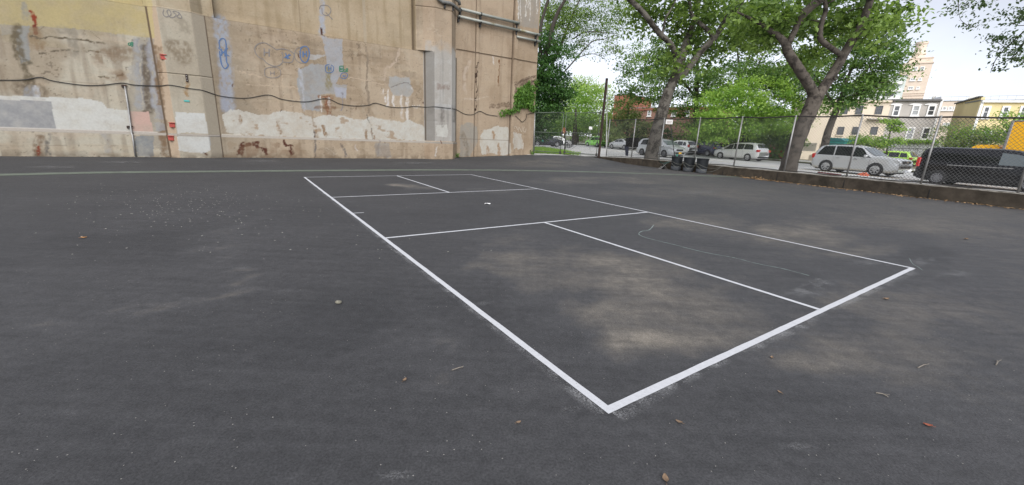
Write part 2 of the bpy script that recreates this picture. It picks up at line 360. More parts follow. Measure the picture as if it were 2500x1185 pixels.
strip('terrain', -120, .15, 22.3, 700, -.24, M['soil'], 20)
strip('sidewalk', .2, 6.8, -40, 120, 0, M['conc'])
strip('apron', -6.2, .18, 22.3, 29, -.02, M['conc'], 1.0)
strip('road', 6.95, 24.6, -60, 200, ROADZ, M['road'])
strip('kerb', 6.8, 6.95, -60, 200, .004, M['curb'])
strip('far_kerb', 24.6, 24.78, -60, 200, .03, M['curb'])
strip('far_sidewalk', 24.78, 30, -60, 200, .026, M['conc'])
M['yellowline'] = mat('faded yellow road paint', (.55, .38, .08), .8, var=.3, vscale=4)
strip('centre_line', 12.9, 13.02, -50, 180, ROADZ+.004, M['yellowline'], 2)
strip('lane_line', 10.4, 10.5, -50, 180, ROADZ+.004, M['white'], 2)

# ------------------------------------------------------------------ court markings
def overspray():
    m = bpy.data.materials.new('white overspray'); m.use_nodes = True; t = m.node_tree; b = t.nodes['Principled BSDF']
    b.inputs['Base Color'].default_value = (.6, .6, .6, 1); b.inputs['Roughness'].default_value = .9
    g = t.nodes.new('ShaderNodeTexCoord').outputs['Object']; n = t.nodes.new('ShaderNodeTexNoise'); n.inputs['Scale'].default_value = 90; n.inputs['Detail'].default_value = 4
    n2 = t.nodes.new('ShaderNodeTexNoise'); n2.inputs['Scale'].default_value = 5; n2.inputs['Detail'].default_value = 4; t.links.new(g, n2.inputs['Vector'])
    t.links.new(g, n.inputs['Vector']); a = t.nodes.new('ShaderNodeAttribute'); a.attribute_name = 'fade'
    s1 = t.nodes.new('ShaderNodeMath'); s1.operation = 'MULTIPLY'; t.links.new(n.outputs[0], s1.inputs[0]); t.links.new(n2.outputs[0], s1.inputs[1])
    r = t.nodes.new('ShaderNodeMapRange'); r.inputs['From Min'].default_value = .20; r.inputs['From Max'].default_value = .42; t.links.new(s1.outputs[0], r.inputs['Value'])
    mu = t.nodes.new('ShaderNodeMath'); mu.operation = 'MULTIPLY'; t.links.new(r.outputs[0], mu.inputs[0]); t.links.new(a.outputs['Fac'], mu.inputs[1])
    t.links.new(mu.outputs[0], b.inputs['Alpha'])
    return m
M['overspray'] = overspray()
M['lineW'] = mat('fresh white line paint', (.47, .475, .49), .8, var=.09, vscale=25, bump=.35, bscale=170, var2=((.42, .42, .43), 16, .66, .8))
M['lineG'] = mat('faded green line paint', (.105, .125, .095), .85, var=.2, vscale=3, var2=((.05, .052, .05), 2.2, .5, .75))
M['lineC'] = mat('pale chalk', (.24, .29, .275), .95, var=.4, vscale=30)
CT0 = np.array([.62, 2.0955]); CTH = 2.16284; ca = np.array([math.cos(CTH), math.sin(CTH)]); cb = np.array([ca[1], -ca[0]])
def ctp(u, v, z=.004): p = CT0+ca*u*.3048+cb*v*.3048; return np.array([p[0], p[1], z])
court = empty('court_lines', ctp(0, 0, 0), 'fresh white painted outline of a small ball court on the dark asphalt', 'court marking')
def cline(nm, u0, v0, u1, v1, w=.056, label=None):
    a = ctp(u0, v0); b = ctp(u1, v1); d = (b-a)/np.linalg.norm(b-a); nn = np.array([-d[1], d[0], 0])*w/2
    L = np.linalg.norm(b-a); k = max(2, int(L/.12)); V = []; F = []
    for i in range(k+1):
        p = a+(b-a)*i/k
        for sg in (-1, 1): V.append(p+nn*sg*(1+random.uniform(-.07, .07)))
    F = [(2*i, 2*i+2, 2*i+3, 2*i+1) for i in range(k)]
    o = npmesh(nm, V, F, M['lineW'], court)
    if label: o['label'] = label
    return o
e_ = .056/2/.3048
cline('sideline', -e_, 0, 44+e_, 0); cline('sideline', -e_, 20, 44+e_, 20)
cline('baseline', 0, e_, 0, 20-e_); cline('baseline', 44, e_, 44, 20-e_)
cline('kitchen_line', 15, e_, 15, 20-e_); cline('kitchen_line', 29, e_, 29, 20-e_)
cline('centre_line', e_, 10, 15-e_, 10); cline('centre_line', 29+e_, 10, 44-e_, 10)
cline('net_mark', 22, e_, 22, .75, .04)
def spray(a, b, side, w, zz):
    d = (b-a)/np.linalg.norm(b-a); nn = np.array([-d[1], d[0], 0])*side; k = 60; V = []; Fd = []
    for i in range(k+1):
        p = a+(b-a)*i/k; ww = w*(.5+.8*fbm(np.array([i*.21]), np.array([zz*900.]), 3, 5)[0])
        V += [p+nn*.03+[0, 0, zz], p+nn*(.03+ww)+[0, 0, zz]]; Fd += [.40, 0]
    npmesh('overspray', V, [(2*i, 2*i+2, 2*i+3, 2*i+1) for i in range(k)], M['overspray'], court, {'fade': np.array(Fd)})
spray(ctp(0, 0), ctp(40, 0), 1, .08, -.0015); spray(ctp(0, 0), ctp(0, 20), -1, .09, -.0012)
ground_o = bpy.data.objects['ground']
def scuff(px, py, w, h, k):
    a = gz(px-w, py); b = gz(px+w, py); c_ = (gz(px, py-h)-gz(px, py+h))/2; n = 10; V = []; Fd = []
    for i in range(n+1):
        p = a+(b-a)*i/n
        for j in (-1, -.4, .4, 1): q_ = p+c_*j*(1+.4*math.sin(i*1.7)); V.append((q_[0], q_[1], .0022+k*1e-5)); Fd.append(k*(1-abs(j))*math.sin(math.pi*i/n)*1.4)
    npmesh('scuff', V, [(4*i+j, 4*i+4+j, 4*i+5+j, 4*i+1+j) for i in range(n) for j in range(3)], M['overspray'], ground_o, {'fade': np.array(Fd)})
for a in ((965, 1160, 50, 14, .30), (1395, 998, 28, 8, .32), (2000, 690, 50, 10, .25), (1960, 712, 60, 12, .22), (2250, 640, 40, 10, .22), (2330, 668, 50, 10, .18), (590, 655, 30, 4, .22), (390, 855, 18, 5, .2), (620, 880, 40, 8, .16), (880, 945, 26, 8, .18), (1180, 742, 40, 6, .12), (2130, 640, 70, 8, .14), (1700, 470, 60, 5, .14), (300, 396, 60, 2.5, .3), (120, 408, 70, 3, .26), (1010, 398, 60, 2.5, .26), (640, 393, 50, 2.5, .24), (1950, 1090, 60, 10, .14), (140, 1010, 60, 9, .14)): scuff(*a)
def ribbon(name, pts, w, mat_, label, cat, wv=0.):
    P = np.array(pts); T = np.gradient(P[:, :2], axis=0); T /= np.linalg.norm(T, axis=1)[:, None]; V = []
    for i in range(len(P)):
        n_ = np.array([-T[i, 1], T[i, 0], 0])*w/2*(1+random.uniform(-wv, wv)); V += [P[i]-n_, P[i]+n_]
    o = npmesh(name, V, [(2*i, 2*i+2, 2*i+3, 2*i+1) for i in range(len(P)-1)], mat_)
    return tag(o, label, cat)
def densify(P, k=8):
    P = [np.array(p, float) for p in P]; out = []
    for i in range(len(P)-1):
        p0 = P[max(i-1, 0)]; p1 = P[i]; p2 = P[i+1]; p3 = P[min(i+2, len(P)-1)]
        for j in range(k):
            t = j/k; out.append(.5*((2*p1)+(-p0+p2)*t+(2*p0-5*p1+4*p2-p3)*t*t+(-p0+3*p1-3*p2+p3)*t**3))
    out.append(P[-1]); return np.array(out)
def gpx(pts, lift): return densify([gz(x, y, 0)+np.array([0, 0, lift]) for x, y in pts], 10)
gl = gpx([(-260, 432), (0, 427.5), (250, 422), (500, 419.5), (800, 417), (1050, 415.5), (1250, 416.5), (1450, 420.5), (1650, 427), (1850, 434.5)], .004)
gl[:, 2] = zplay(gl[:, 0], gl[:, 1])+.006
ribbon('green_line', gl, .60, M['lineG'], 'wide faded green curved line painted across the asphalt near the concrete wall', 'ground marking')
ribbon('chalk_line', gpx([(1596, 550), (1585, 562), (1566, 566), (1560, 573), (1580, 582), (1640, 597), (1720, 617), (1790, 630), (1850, 645), (1910, 657), (1975, 674)], .005), .012, M['lineC'],
       'thin pale chalk squiggle curving across the right half of the court', 'chalk mark', .5)
ribbon('chalk_scratch', gpx([(2220, 632), (2228, 645), (2240, 652), (2252, 661)], .005), .006, M['lineC'], 'short pale scratches just outside the right hand corner of the court', 'chalk mark', .5)

# ------------------------------------------------------------------ abutment wall: relief d(s,z) and weathered paint, some shading put into the colour
def lin(r, g, b, k=.60):
    f = lambda c: ((c/255+.055)/1.055)**2.4 if c > 10 else c/255/12.92
    return np.array([f(r), f(g), f(b)])*k
SEND = 26.1
def ramp(x, x0, x1): return np.clip((x-x0)/(x1-x0), 0, 1)
def wall_d(s, z):
    up = z > 6.22
    d = np.where(z < 1.0, 0., -.09); d = np.where((z >= .98) & (z < 1.06), -.09*(z-.98)/.08, d)
    d = np.where(up, -.42, d)
    # left pier and the pilaster above it
    pl = .34*ramp(s, 5.08, 5.45)*(1-ramp(s, 6.60, 7.04))
    d = np.where(~up & (s > 5.08) & (s < 7.04), np.where(z < 1.03, np.maximum(pl, 0)+.03, pl-.07), d)
    d = np.where(up & (s > 4.98) & (s < 7.44), np.maximum(-.10, pl-.12), d)
    # right pier, its plinth and the wide pilaster above
    pr = -.06+.42*ramp(s, 17.50, 17.92); pr = np.where(s > 19.08, .36-.70*ramp(s, 19.08, 19.68), pr)
    pp = -.02+.44*ramp(s, 17.40, 17.86); pp = np.where(s > 19.16, .42-.74*ramp(s, 19.16, 19.80), pp)
    pu = -.10+.46*ramp(s, 16.95, 18.0); pu = np.where(s > 19.08, .36-.70*ramp(s, 19.08, 19.68), pu)
    d = np.where(~up & (s > 17.5), pr, d); d = np.where((z < 1.08) & (s > 17.4) & (s < 19.84), pp, d)
    d = np.where(up & (s > 16.95), pu, d)
    # panels to the gate end
    R = s > 19.70; dr = np.full_like(d, -.32)
    dr = np.where((s > 21.12) & (s < 21.36), -.28, dr); dr = np.where((s > 24.0) & (s < 24.32), -.20, dr); dr = np.where(s >= 24.32, -.30, dr)
    for g0 in (21.10, 23.97): dr = np.where(np.abs(s-g0) < .03, -.40, dr)
    dr = np.where(np.abs(z-6.70) < .022, dr-.05, dr)
    d = np.where(R & ~((z < 1.08) & (s < 19.84)), dr, d)
    j = (np.abs(z-8.55) < .02) & (s > 16.9) | (np.abs(z-3.62) < .015) & (s > 5.1) & (s < 7.04)
    d = np.where(j, d-.04, d)
    return d+.012*(fbm(s*.8, z*.8, 3, 77)-.5)
def inpoly(s, z, P):
    P = np.array(P); r = np.zeros(s.shape, bool); n = len(P); j = n-1
    for i in range(n):
        c = ((P[i, 1] > z) != (P[j, 1] > z)) & (s < (P[j, 0]-P[i, 0])*(z-P[i, 1])/(P[j, 1]-P[i, 1]+1e-12)+P[i, 0]); r ^= c; j = i
    return r
def wpoly(pts, d=-.09): return [wsz(x, y, d) for x, y in pts]
def seg(s, z, pts, w, d=-.09):                                # distance mask to a polyline given in photo pixels
    P = np.array(wpoly(pts, d)); m = np.full(s.shape, 9.)
    for a, b in zip(P[:-1], P[1:]):
        v = b-a; t = np.clip(((s-a[0])*v[0]+(z-a[1])*v[1])/(v@v+1e-9), 0, 1); m = np.minimum(m, np.hypot(s-a[0]-t*v[0], z-a[1]-t*v[1]))
    return 1-smooth(w*.45, w, m)
def wall_paint(s, z):
    N = fbm(s*.7, z*.7, 5, 31); N2 = fbm(s*3.1, z*3.1, 5, 41); N3 = fbm(s*9, z*9, 3, 51); V = fbm(s*4.5, z*.35, 5, 61); HZ = fbm(s*.25, z*5, 4, 71)
    C = np.empty(s.shape+(3,)); tan = lin(185, 166, 140, .65); grey = lin(190, 182, 162, .66); dk = lin(150, 128, 100, .62)
    w = smooth(4.5, 9, s); C[:] = grey*(1-w[..., None])+tan*w[..., None]
    def lay(mask, col):
        m = np.clip(mask, 0, 1)[..., None]; C[:] = C*(1-m)+np.array(col)*m
    lay(smooth(.45, .7, N)*.55, dk); lay(smooth(.52, .72, N2)*.32, lin(200, 186, 162)); lay(smooth(.52, .74, V)*.42, lin(132, 112, 90)); lay(smooth(.55, .75, HZ)*.28, lin(202, 182, 150)); lay(smooth(.60, .66, fbm(s*1.5+9, z*2.1, 5, 111))*.3, lin(196, 176, 150)); lay(smooth(.62, .72, fbm(s*.5+3, z*.9, 5, 121))*.35, lin(136, 122, 102))
    zf = (z+.37*fbm(s*.3, s*0, 2, 131)); lay((np.abs((zf % 1.25)-.6) < .014)*smooth(.35, .6, N2)*.35, lin(126, 108, 86)); lay((np.abs(fbm(s*.9, z*.9, 4, 141)-.5) < .004)*smooth(.5, .65, N)*.6, lin(110, 96, 80)); lay((np.abs(fbm(s*.6+30, z*.7, 4, 151)-.47) < .004)*smooth(.5, .62, 1-N)*.5, lin(206, 192, 170))
    lay((fbm(s*11, z*11, 2, 161) > .855)*.6, lin(104, 90, 74))
    lay(smooth(.62, .8, N3)*.18, lin(120, 105, 88))
    up = z > 6.22; lay((up & (s < 17)).astype(float)*.5, lin(188, 169, 134)); lay((up & (s < 17))*smooth(.45, .75, V)*.4, lin(160, 140, 105))
    lay((~up & (s > 7.04) & (s < 10)).astype(float)*smooth(10, 7.2, s)*.45, lin(150, 138, 118))
    lay((s > 17.4)*1.*.35, lin(190, 164, 136)); lay((s > 19.7)*smooth(.3, .8, N)*.25, lin(170, 146, 118))
    pier = (s > 5.05) & (s < 7.04) & ~up; lay(pier*.55, lin(186, 178, 158)); lay(pier*(s < 5.45)*.7, lin(196, 168, 138)); lay(pier*(s > 6.62)*.95, lin(206, 192, 168))  # right splay coloured paler to make up for its shaded side
    # jitter used to fray painted edges
    js = s+(N2-.5)*.22+(N3-.5)*.10; jz = z+(fbm(s*3.3+40, z*3.3, 4, 81)-.5)*.22+(N3-.5)*.08
    def poly(pts, col, k=1., fray=1., d=-.09):
        m = inpoly(s+(js-s)*fray, z+(jz-z)*fray, wpoly(pts, d)).astype(float)*k; lay(m*np.clip(.80+.75*(N2-.42)+.35*(N3-.5), .25, 1), col)
    NF = fbm(s*13, z*9, 3, 171)
    def streak(pts, w, col, k, d=-.09): lay(seg(js, jz, pts, w*1.15, d)*k*smooth(.22, .62, NF*.6+N2*.4)*1.25, col)
    # left field
    poly([(-400, -60), (372, -2), (380, 95), (335, 88), (200, 72), (80, 64), (-400, 52)], lin(198, 180, 124), .9, .35)
    lay(((s < 5) & (z > 4.2) & (z < 6.2))*smooth(.5, .8, N)*.3, lin(170, 158, 120))
    poly([(40, 63), (70, 62), (74, 150), (52, 155), (40, 120)], lin(150, 155, 155), .85, .4)
    poly([(0, 62), (36, 62), (40, 82), (0, 84)], lin(160, 158, 150), .5)
    streak([(40, 66), (42, 125), (55, 155), (70, 190), (72, 235)], .16, lin(112, 100, 78), .75); streak([(60, 155), (75, 153)], .1, lin(100, 92, 74), .7)
    streak([(62, 10), (64, 45)], .12, lin(150, 148, 140), .6); streak([(80, 28), (84, 60)], .075, lin(150, 62, 34), 1.2); streak([(86, 66), (88, 82)], .09, lin(120, 42, 28), 1.2); streak([(88, 80), (90, 110)], .25, lin(150, 124, 92), .6)
    streak([(50, 215), (80, 215), (95, 225)], .3, lin(120, 104, 84), .65); streak([(88, 215), (88, 235)], .09, lin(196, 196, 196), .8); streak([(72, 220), (72, 236)], .16, lin(160, 160, 160), .7)
    for P in ([(80, 92), (125, 95), (190, 97), (255, 104)], [(100, 132), (150, 124), (200, 125), (250, 130)], [(245, 184), (275, 190), (300, 180)]): streak(P, .035, lin(110, 98, 80), .9)
    streak([(250, 140), (310, 128)], .35, lin(136, 112, 86), .55); streak([(150, 72), (178, 80), (180, 130)], .18, lin(150, 142, 126), .55); streak([(270, 190), (300, 185)], .2, lin(140, 112, 84), .5)
    poly([(325, 93), (380, 97), (412, 383), (345, 330), (310, 272)], lin(156, 146, 130), .65, .8)
    streak([(352, 97), (362, 270)], .22, lin(112, 100, 86), .75); streak([(336, 100), (342, 260)], .18, lin(168, 170, 172), .6); streak([(365, 100), (378, 180), (380, 260)], .17, lin(172, 174, 180), .65); streak([(384, 120), (405, 380)], .16, lin(140, 116, 90), .8); streak([(343, 92), (350, 268)], .03, lin(190, 180, 160), .7)
    poly([(310, 160), (330, 158), (332, 200), (312, 196)], lin(176, 174, 168), .6)
    poly([(376, 258), (398, 262), (402, 292), (378, 290)], lin(166, 168, 172), .7); poly([(376, 300), (402, 302), (404, 322), (380, 322)], lin(168, 170, 172), .7)
    # painted bands, left
    poly([(-300, 230), (60, 234), (130, 238), (215, 242), (250, 250), (262, 264), (316, 270), (320, 322), (100, 321), (-300, 316)], lin(214, 213, 205), 1, .45)
    poly([(-300, 242), (10, 244), (124, 247), (138, 318), (-300, 318)], lin(158, 158, 158), 1, .15)
    poly([(316, 272), (364, 273), (376, 330), (324, 329)], lin(212, 176, 160), 1, .2)
    lay((s < 4.75)*(np.abs(z-1.06) < .05)*smooth(.3, .5, N2+.2)*.95, lin(216, 208, 196)); lay((s < 4.6)*(s > 1.4)*(np.abs(z-.98) < .03)*.7, lin(208, 172, 156))
    poly([(330, 331), (376, 333), (376, 383), (333, 383)], lin(136, 142, 146), .85, .6, 0)
    streak([(95, 335), (88, 350), (96, 380)], .16, lin(132, 108, 84), .7, 0); streak([(95, 360), (97, 378)], .06, lin(140, 62, 34), 1, 0); streak([(118, 326), (114, 350), (116, 378)], .07, lin(120, 114, 106), .8, 0); streak([(258, 332), (264, 350), (264, 368)], .13, lin(176, 172, 164), .6, 0)
    # left pier
    poly([(428, 274), (500, 277), (508, 326), (433, 325)], lin(212, 212, 206), 1, .3, .25); poly([(432, 330), (512, 331), (515, 366), (500, 375), (436, 368)], lin(210, 210, 204), 1, .4, .34)
    lay(((s > 5.4) & (s < 6.66) & (np.abs(z-1.04) < .05))*1., lin(205, 203, 198, .40))
    streak([(418, 112), (450, 116), (446, 140)], .35, lin(126, 108, 84), .55, .25); streak([(456, 200), (458, 232)], .09, lin(168, 132, 84), .7, .25); streak([(440, 56), (452, 70)], .25, lin(150, 140, 120), .5, .25)
    streak([(500, 374), (505, 378)], .07, lin(96, 60, 40), .9, .3)
    # middle field
    streak([(537, 48), (543, 90), (552, 170), (558, 262)], .30, lin(166, 170, 178), .85); streak([(545, 185), (552, 268)], .22, lin(160, 162, 172), .6)
    poly([(738, 168), (760, 158), (798, 158), (800, 205), (820, 208), (845, 205), (846, 240), (812, 230), (785, 228), (780, 272), (738, 266), (728, 230), (727, 172)], lin(166, 168, 168), .95, .7)
    poly([(786, 90), (835, 96), (838, 170), (815, 215), (800, 200), (796, 140)], lin(172, 176, 182), .85, .7); poly([(752, 132), (795, 134), (770, 148), (752, 144)], lin(186, 184, 180), .9, .6); poly([(815, 212), (846, 215), (845, 240), (818, 236)], lin(178, 180, 190), .9, .5)
    streak([(801, 170), (802, 215)], .17, lin(150, 140, 110), .85); streak([(780, 235), (810, 238)], .10, lin(150, 112, 84), .8); streak([(800, 240), (803, 282)], .17, lin(142, 92, 60), .75); streak([(783, 235), (786, 272)], .05, lin(214, 208, 200), .9); streak([(805, 240), (806, 262)], .05, lin(200, 190, 180), .8); streak([(836, 228), (836, 270)], .045, lin(140, 136, 140), .9); streak([(790, 0), (791, 60), (787, 85)], .16, lin(176, 178, 184), .9)
    streak([(788, 68), (790, 86)], .06, lin(84, 52, 36), 1.1); streak([(734, 170), (742, 268)], .07, lin(188, 190, 196), .6); streak([(773, 262), (820, 262)], .09, lin(128, 92, 64), .6)
    streak([(893, 115), (898, 140), (897, 200), (902, 280)], .07, lin(148, 132, 112), .8); streak([(876, 132), (893, 138)], .06, lin(136, 116, 92), .7)
    poly([(950, 186), (1000, 190), (1008, 225), (1000, 236), (958, 232), (950, 214)], lin(176, 176, 172), .95, .8); streak([(953, 214), (985, 202), (1005, 207)], .03, lin(120, 112, 104), .8)
    streak([(975, 120), (968, 150), (942, 168), (938, 195)], .07, lin(206, 186, 164), .6)
    for (x, y0, y1, w, k) in ((946, 222, 258, .07, 1), (961, 235, 258, .06, 1), (980, 236, 290, .07, .8), (994, 238, 292, .10, .9), (934, 218, 228, .05, 1), (940, 238, 248, .06, 1), (1005, 212, 222, .05, 1)): streak([(x, y0), (x+1, y1)], w, lin(222, 214, 204), k)
    for x in (1008, 1012, 1018, 1023): streak([(x, 258), (x, 265)], .03, lin(220, 214, 206), 1)
    for (x, y) in ((688, 270), (755, 286), (870, 262), (951, 282), (1033, 247), (730, 132), (568, 205)): streak([(x, y), (x, y+7)], .035, lin(90, 50, 30), .9)
    for P in ([(585, 172), (610, 182), (640, 188)], [(690, 185), (690, 215)], [(600, 205), (730, 215)], [(850, 190), (900, 196), (940, 206)]): streak(P, .03, lin(210, 188, 160), .6)
    # the long ragged white band
    poly([(542, 280), (562, 268), (600, 270), (622, 280), (660, 278), (690, 272), (735, 277), (760, 284), (764, 300), (770, 318), (764, 338), (600, 330), (552, 326)], lin(208, 204, 192), 1, .9)
    poly([(764, 286), (790, 281), (838, 284), (870, 292), (892, 294), (900, 284), (935, 291), (985, 296), (1000, 292), (1030, 306), (1041, 318), (1038, 344), (900, 341), (764, 338)], lin(210, 207, 196), 1, .9)
    flake = (s > 7.6) & (s < 17.4) & (z > 1.1) & (z < 2.4)
    lay(flake*smooth(.66, .72, fbm(s*2.2, z*3.4, 5, 91))*.8, lin(176, 150, 120))
    for P in ([(766, 300), (772, 335)], [(790, 308), (796, 332)], [(893, 318), (896, 340)], [(680, 300), (684, 325)], [(905, 322), (922, 345)], [(586, 285), (588, 300)]): streak(P, .09, lin(156, 128, 98), .8)
    streak([(768, 318), (768, 385)], .035, lin(104, 96, 92), .9); streak([(896, 280), (912, 345)], .03, lin(120, 112, 104), .8)
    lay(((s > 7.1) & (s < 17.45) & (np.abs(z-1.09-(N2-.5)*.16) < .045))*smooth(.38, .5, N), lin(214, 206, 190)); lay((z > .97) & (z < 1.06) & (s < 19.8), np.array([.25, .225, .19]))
    # plinth rust and drips
    for P, w in (([(592, 352), (588, 376)], .16), ([(604, 354), (628, 350)], .11), ([(618, 350), (632, 362), (648, 366)], .10), ([(640, 366), (650, 378)], .10), ([(692, 346), (698, 356), (714, 357)], .07), ([(708, 364), (712, 376)], .11)): streak(P, w, lin(92, 50, 36), 1.1, 0)
    lay(((s > 8.0) & (s < 10.6) & (z < .95))*smooth(.42, .7, N2)*.4, lin(140, 104, 80))
    for P in ([(768, 350), (770, 382)], [(834, 352), (845, 382)], [(925, 345), (922, 384)]): streak(P, .07, lin(128, 120, 114), .8, 0)
    poly([(915, 350), (950, 350), (955, 384), (918, 384)], lin(162, 158, 152), .7, 1, 0); streak([(870, 355), (872, 376)], .035, lin(214, 206, 196), .8, 0)
    lay(smooth(.34, .0, z+.25*(N2-.5))*smooth(.3, .6, N2)*.55, lin(98, 86, 70)); lay(((z < .95) & (s > 7) & (s < 19.8))*smooth(.4, .65, N2)*.3, lin(150, 122, 92))
    # right pier
    pg = ((s > 17.45) & (s < 19.7) & (z > 1.1))*smooth(6.75, 5.9, z+(N2-.5)*1.3+(N-.5)*.8); lay(pg*.85, lin(184, 181, 174)); lay(pg*smooth(.45, .7, N2)*.45, lin(200, 198, 192)); lay(((s > 17.5) & (s < 17.95) & (z < 6.25) & (z > 1.1))*.62, lin(120, 117, 111)); lay(pg*(s > 19.08)*.9, lin(226, 221, 212)); lay(pg*(np.abs(z-2.75) < .45)*smooth(.35, .7, N2)*.5, lin(118, 112, 104)); lay(pg*(z > 3.0)*(z < 3.35)*(s > 17.95)*.5, lin(196, 196, 194)); lay(pg*smooth(.55, .75, V)*.4, lin(138, 134, 128))  # left splay darkened, right splay brightened in colour to paint their lighting
    poly([(1063, 306), (1090, 304), (1094, 322), (1090, 336), (1066, 332)], lin(212, 210, 200), 1, .5, .36); streak([(1072, 212), (1095, 212)], .16, lin(142, 118, 104), .5, .36); streak([(1080, 270), (1080, 304)], .16, lin(130, 124, 116), .6, .36); streak([(1066, 360), (1063, 380)], .05, lin(214, 206, 196), .8, .4); streak([(1076, 345), (1078, 360)], .04, lin(110, 70, 50), .8, .4)
    # gate end panels
    q = -.32
    poly([(1125, 305), (1145, 298), (1165, 310), (1166, 345), (1148, 382), (1126, 384), (1122, 340)], lin(164, 160, 150), .8, .8, q); streak([(1130, 330), (1140, 360), (1140, 382)], .2, lin(132, 120, 104), .6, q)
    poly([(1180, 318), (1215, 309), (1242, 312), (1245, 375), (1230, 380), (1198, 374), (1178, 378), (1170, 340)], lin(210, 205, 192), 1, .9, q); poly([(1250, 322), (1274, 330), (1276, 368), (1260, 362), (1250, 368)], lin(206, 200, 188), .9, 1.4, q)
    for P in ([(1205, 325), (1206, 338)], [(1218, 352), (1219, 378)], [(1190, 360), (1190, 378)]): streak(P, .12, lin(178, 150, 120), .9, q)
    streak([(1164, 152), (1162, 270)], .045, lin(66, 46, 36), 1.3, q); streak([(1219, 146), (1217, 210)], .045, lin(128, 84, 44), 1.1, q); streak([(1204, 140), (1206, 158)], .05, lin(216, 206, 194), 1, q); streak([(1147, 150), (1134, 180), (1136, 230)], .10, lin(206, 188, 168), .6, q); streak([(1135, 242), (1160, 244), (1190, 238)], .05, lin(206, 190, 170), .6, q)
    poly([(1262, -20), (1318, -20), (1312, 72), (1262, 62)], lin(164, 158, 148), .8, .8, q)
    for (x, y) in ((1264, 48), (1271, 52), (1284, 40), (1294, 50), (1290, 22), (1311, 35)): streak([(x, -8), (x-1, y)], .05, lin(222, 216, 206), .9, q)
    streak([(1277, 352), (1277, 364)], .05, lin(220, 212, 200), 1, q)
    for k in range(26):
        y = 196+random.random()*30; streak([(1255, y+14*random.random()), (1280, y-6), (1306, y-8-8*random.random())], .022, lin(112, 92, 76), .7, q)
    for k in range(10):
        y = 246+random.random()*22; streak([(1195, y), (1225, y-2-6*random.random()), (1248, y-6)], .02, lin(118, 96, 78), .6, q)
    joint = ((np.abs(z-6.70) < .03) & (s > 19.7)) | ((np.abs(s-21.10) < .03) & (s > 19.7)) | ((np.abs(s-23.97) < .035))
    lay(joint*.7, lin(110, 92, 76)); lay(((np.abs(z-1.3) < .012) & (s > 20) & (s < 24))*.6, lin(120, 104, 88))
    lay(((np.abs(s-16.93) < .035) & up)*.8, lin(96, 80, 62)); lay(((np.abs(z-6.235) < .03) & (s < 17))*.5, lin(120, 104, 84)); lay(((np.abs(s-11.0) < .02) & up)*.4, lin(120, 104, 80)); lay(((np.abs(s-14.2) < .06) & up)*.5, lin(184, 172, 150))  # first strip paints the shadow line beside the upper pilaster
    lay(((np.abs(s-5.07) < .03) | (np.abs(s-7.05) < .025)) & ~up, lin(112, 94, 74)); lay(((np.abs(s-17.5) < .03) | (np.abs(s-19.71) < .03)) & ~up & (z > 1.1), lin(108, 98, 86))
    g_ = C.mean(1, keepdims=True); C[:] = C*.9+g_*.1
    return np.clip(C, .01, .9)
wall = empty('concrete_wall', (*(W0+WU*10), 0), 'tall stained and patched beige concrete abutment wall with ragged white painted bands', 'wall')
def wall_piece(name, s0, s1, z0, z1, label=None, st=.036):
    ss = np.linspace(s0, s1, max(2, int((s1-s0)/st)+1)); zs = np.linspace(z0, z1, max(2, int((z1-z0)/st)+1))
    Sg, Zg = np.meshgrid(ss, zs, indexing='ij'); s = Sg.ravel(); z = Zg.ravel(); d = wall_d(s, z); n, k = Sg.shape; I = np.arange(n*k).reshape(n, k)
    V = np.stack([W0[0]+WU[0]*s+WN[0]*d, W0[1]+WU[1]*s+WN[1]*d, z], 1); F = np.stack([I[:-1, :-1], I[1:, :-1], I[1:, 1:], I[:-1, 1:]], -1).reshape(-1, 4)
    o = npmesh(name, V, F, M['wall'], wall, {'paint': wall_paint(s, z)})
    if label: o['label'] = label
    return o
wall_piece('wall_panel', -10, 5.06, -.1, 6.22, 'left wall field with yellow, grey, white and pink paint')
wall_piece('pier', 5.06, 7.06, -.1, 6.22, 'left pier with red brackets')
wall_piece('wall_panel', 7.06, 17.38, -.1, 6.22, 'middle wall field with the blue graffiti')
wall_piece('upper_wall', -10, 16.95, 6.22, 10.5, None, .05)
wall_piece('pier', 17.38, 19.70, -.1, 6.22, 'right pier with grey skim coat')
wall_piece('pier_shaft', 16.95, 19.70, 6.22, 12.0, None, .045)
wall_piece('end_panel', 19.70, SEND, -.1, 12.0, None, .04)
mb = MB(); a = wxyz(SEND, -.1, -.31); b = wxyz(SEND, -.1, -2.6); mb.add([a, b, b+[0, 0, 12.1], a+[0, 0, 12.1]], [(0, 1, 2, 3)])
for (s0, s1, zt) in ((-10, 17, 10.5), (16.9, SEND, 12.0)):
    P = [wxyz(s0, zt, -.36), wxyz(s1, zt, -.36), wxyz(s1, zt, -2.6), wxyz(s0, zt, -2.6)]; mb.add(P, [(0, 1, 2, 3)])
P = [wxyz(-10, -.1, -2.6), wxyz(SEND, -.1, -2.6), wxyz(SEND, 12, -2.6), wxyz(-10, 12, -2.6)]; mb.add(P, [(3, 2, 1, 0)])
mb.build('wall_back', mat('plain concrete', (.36, .30, .23), .9, var=.2, vscale=2), wall)

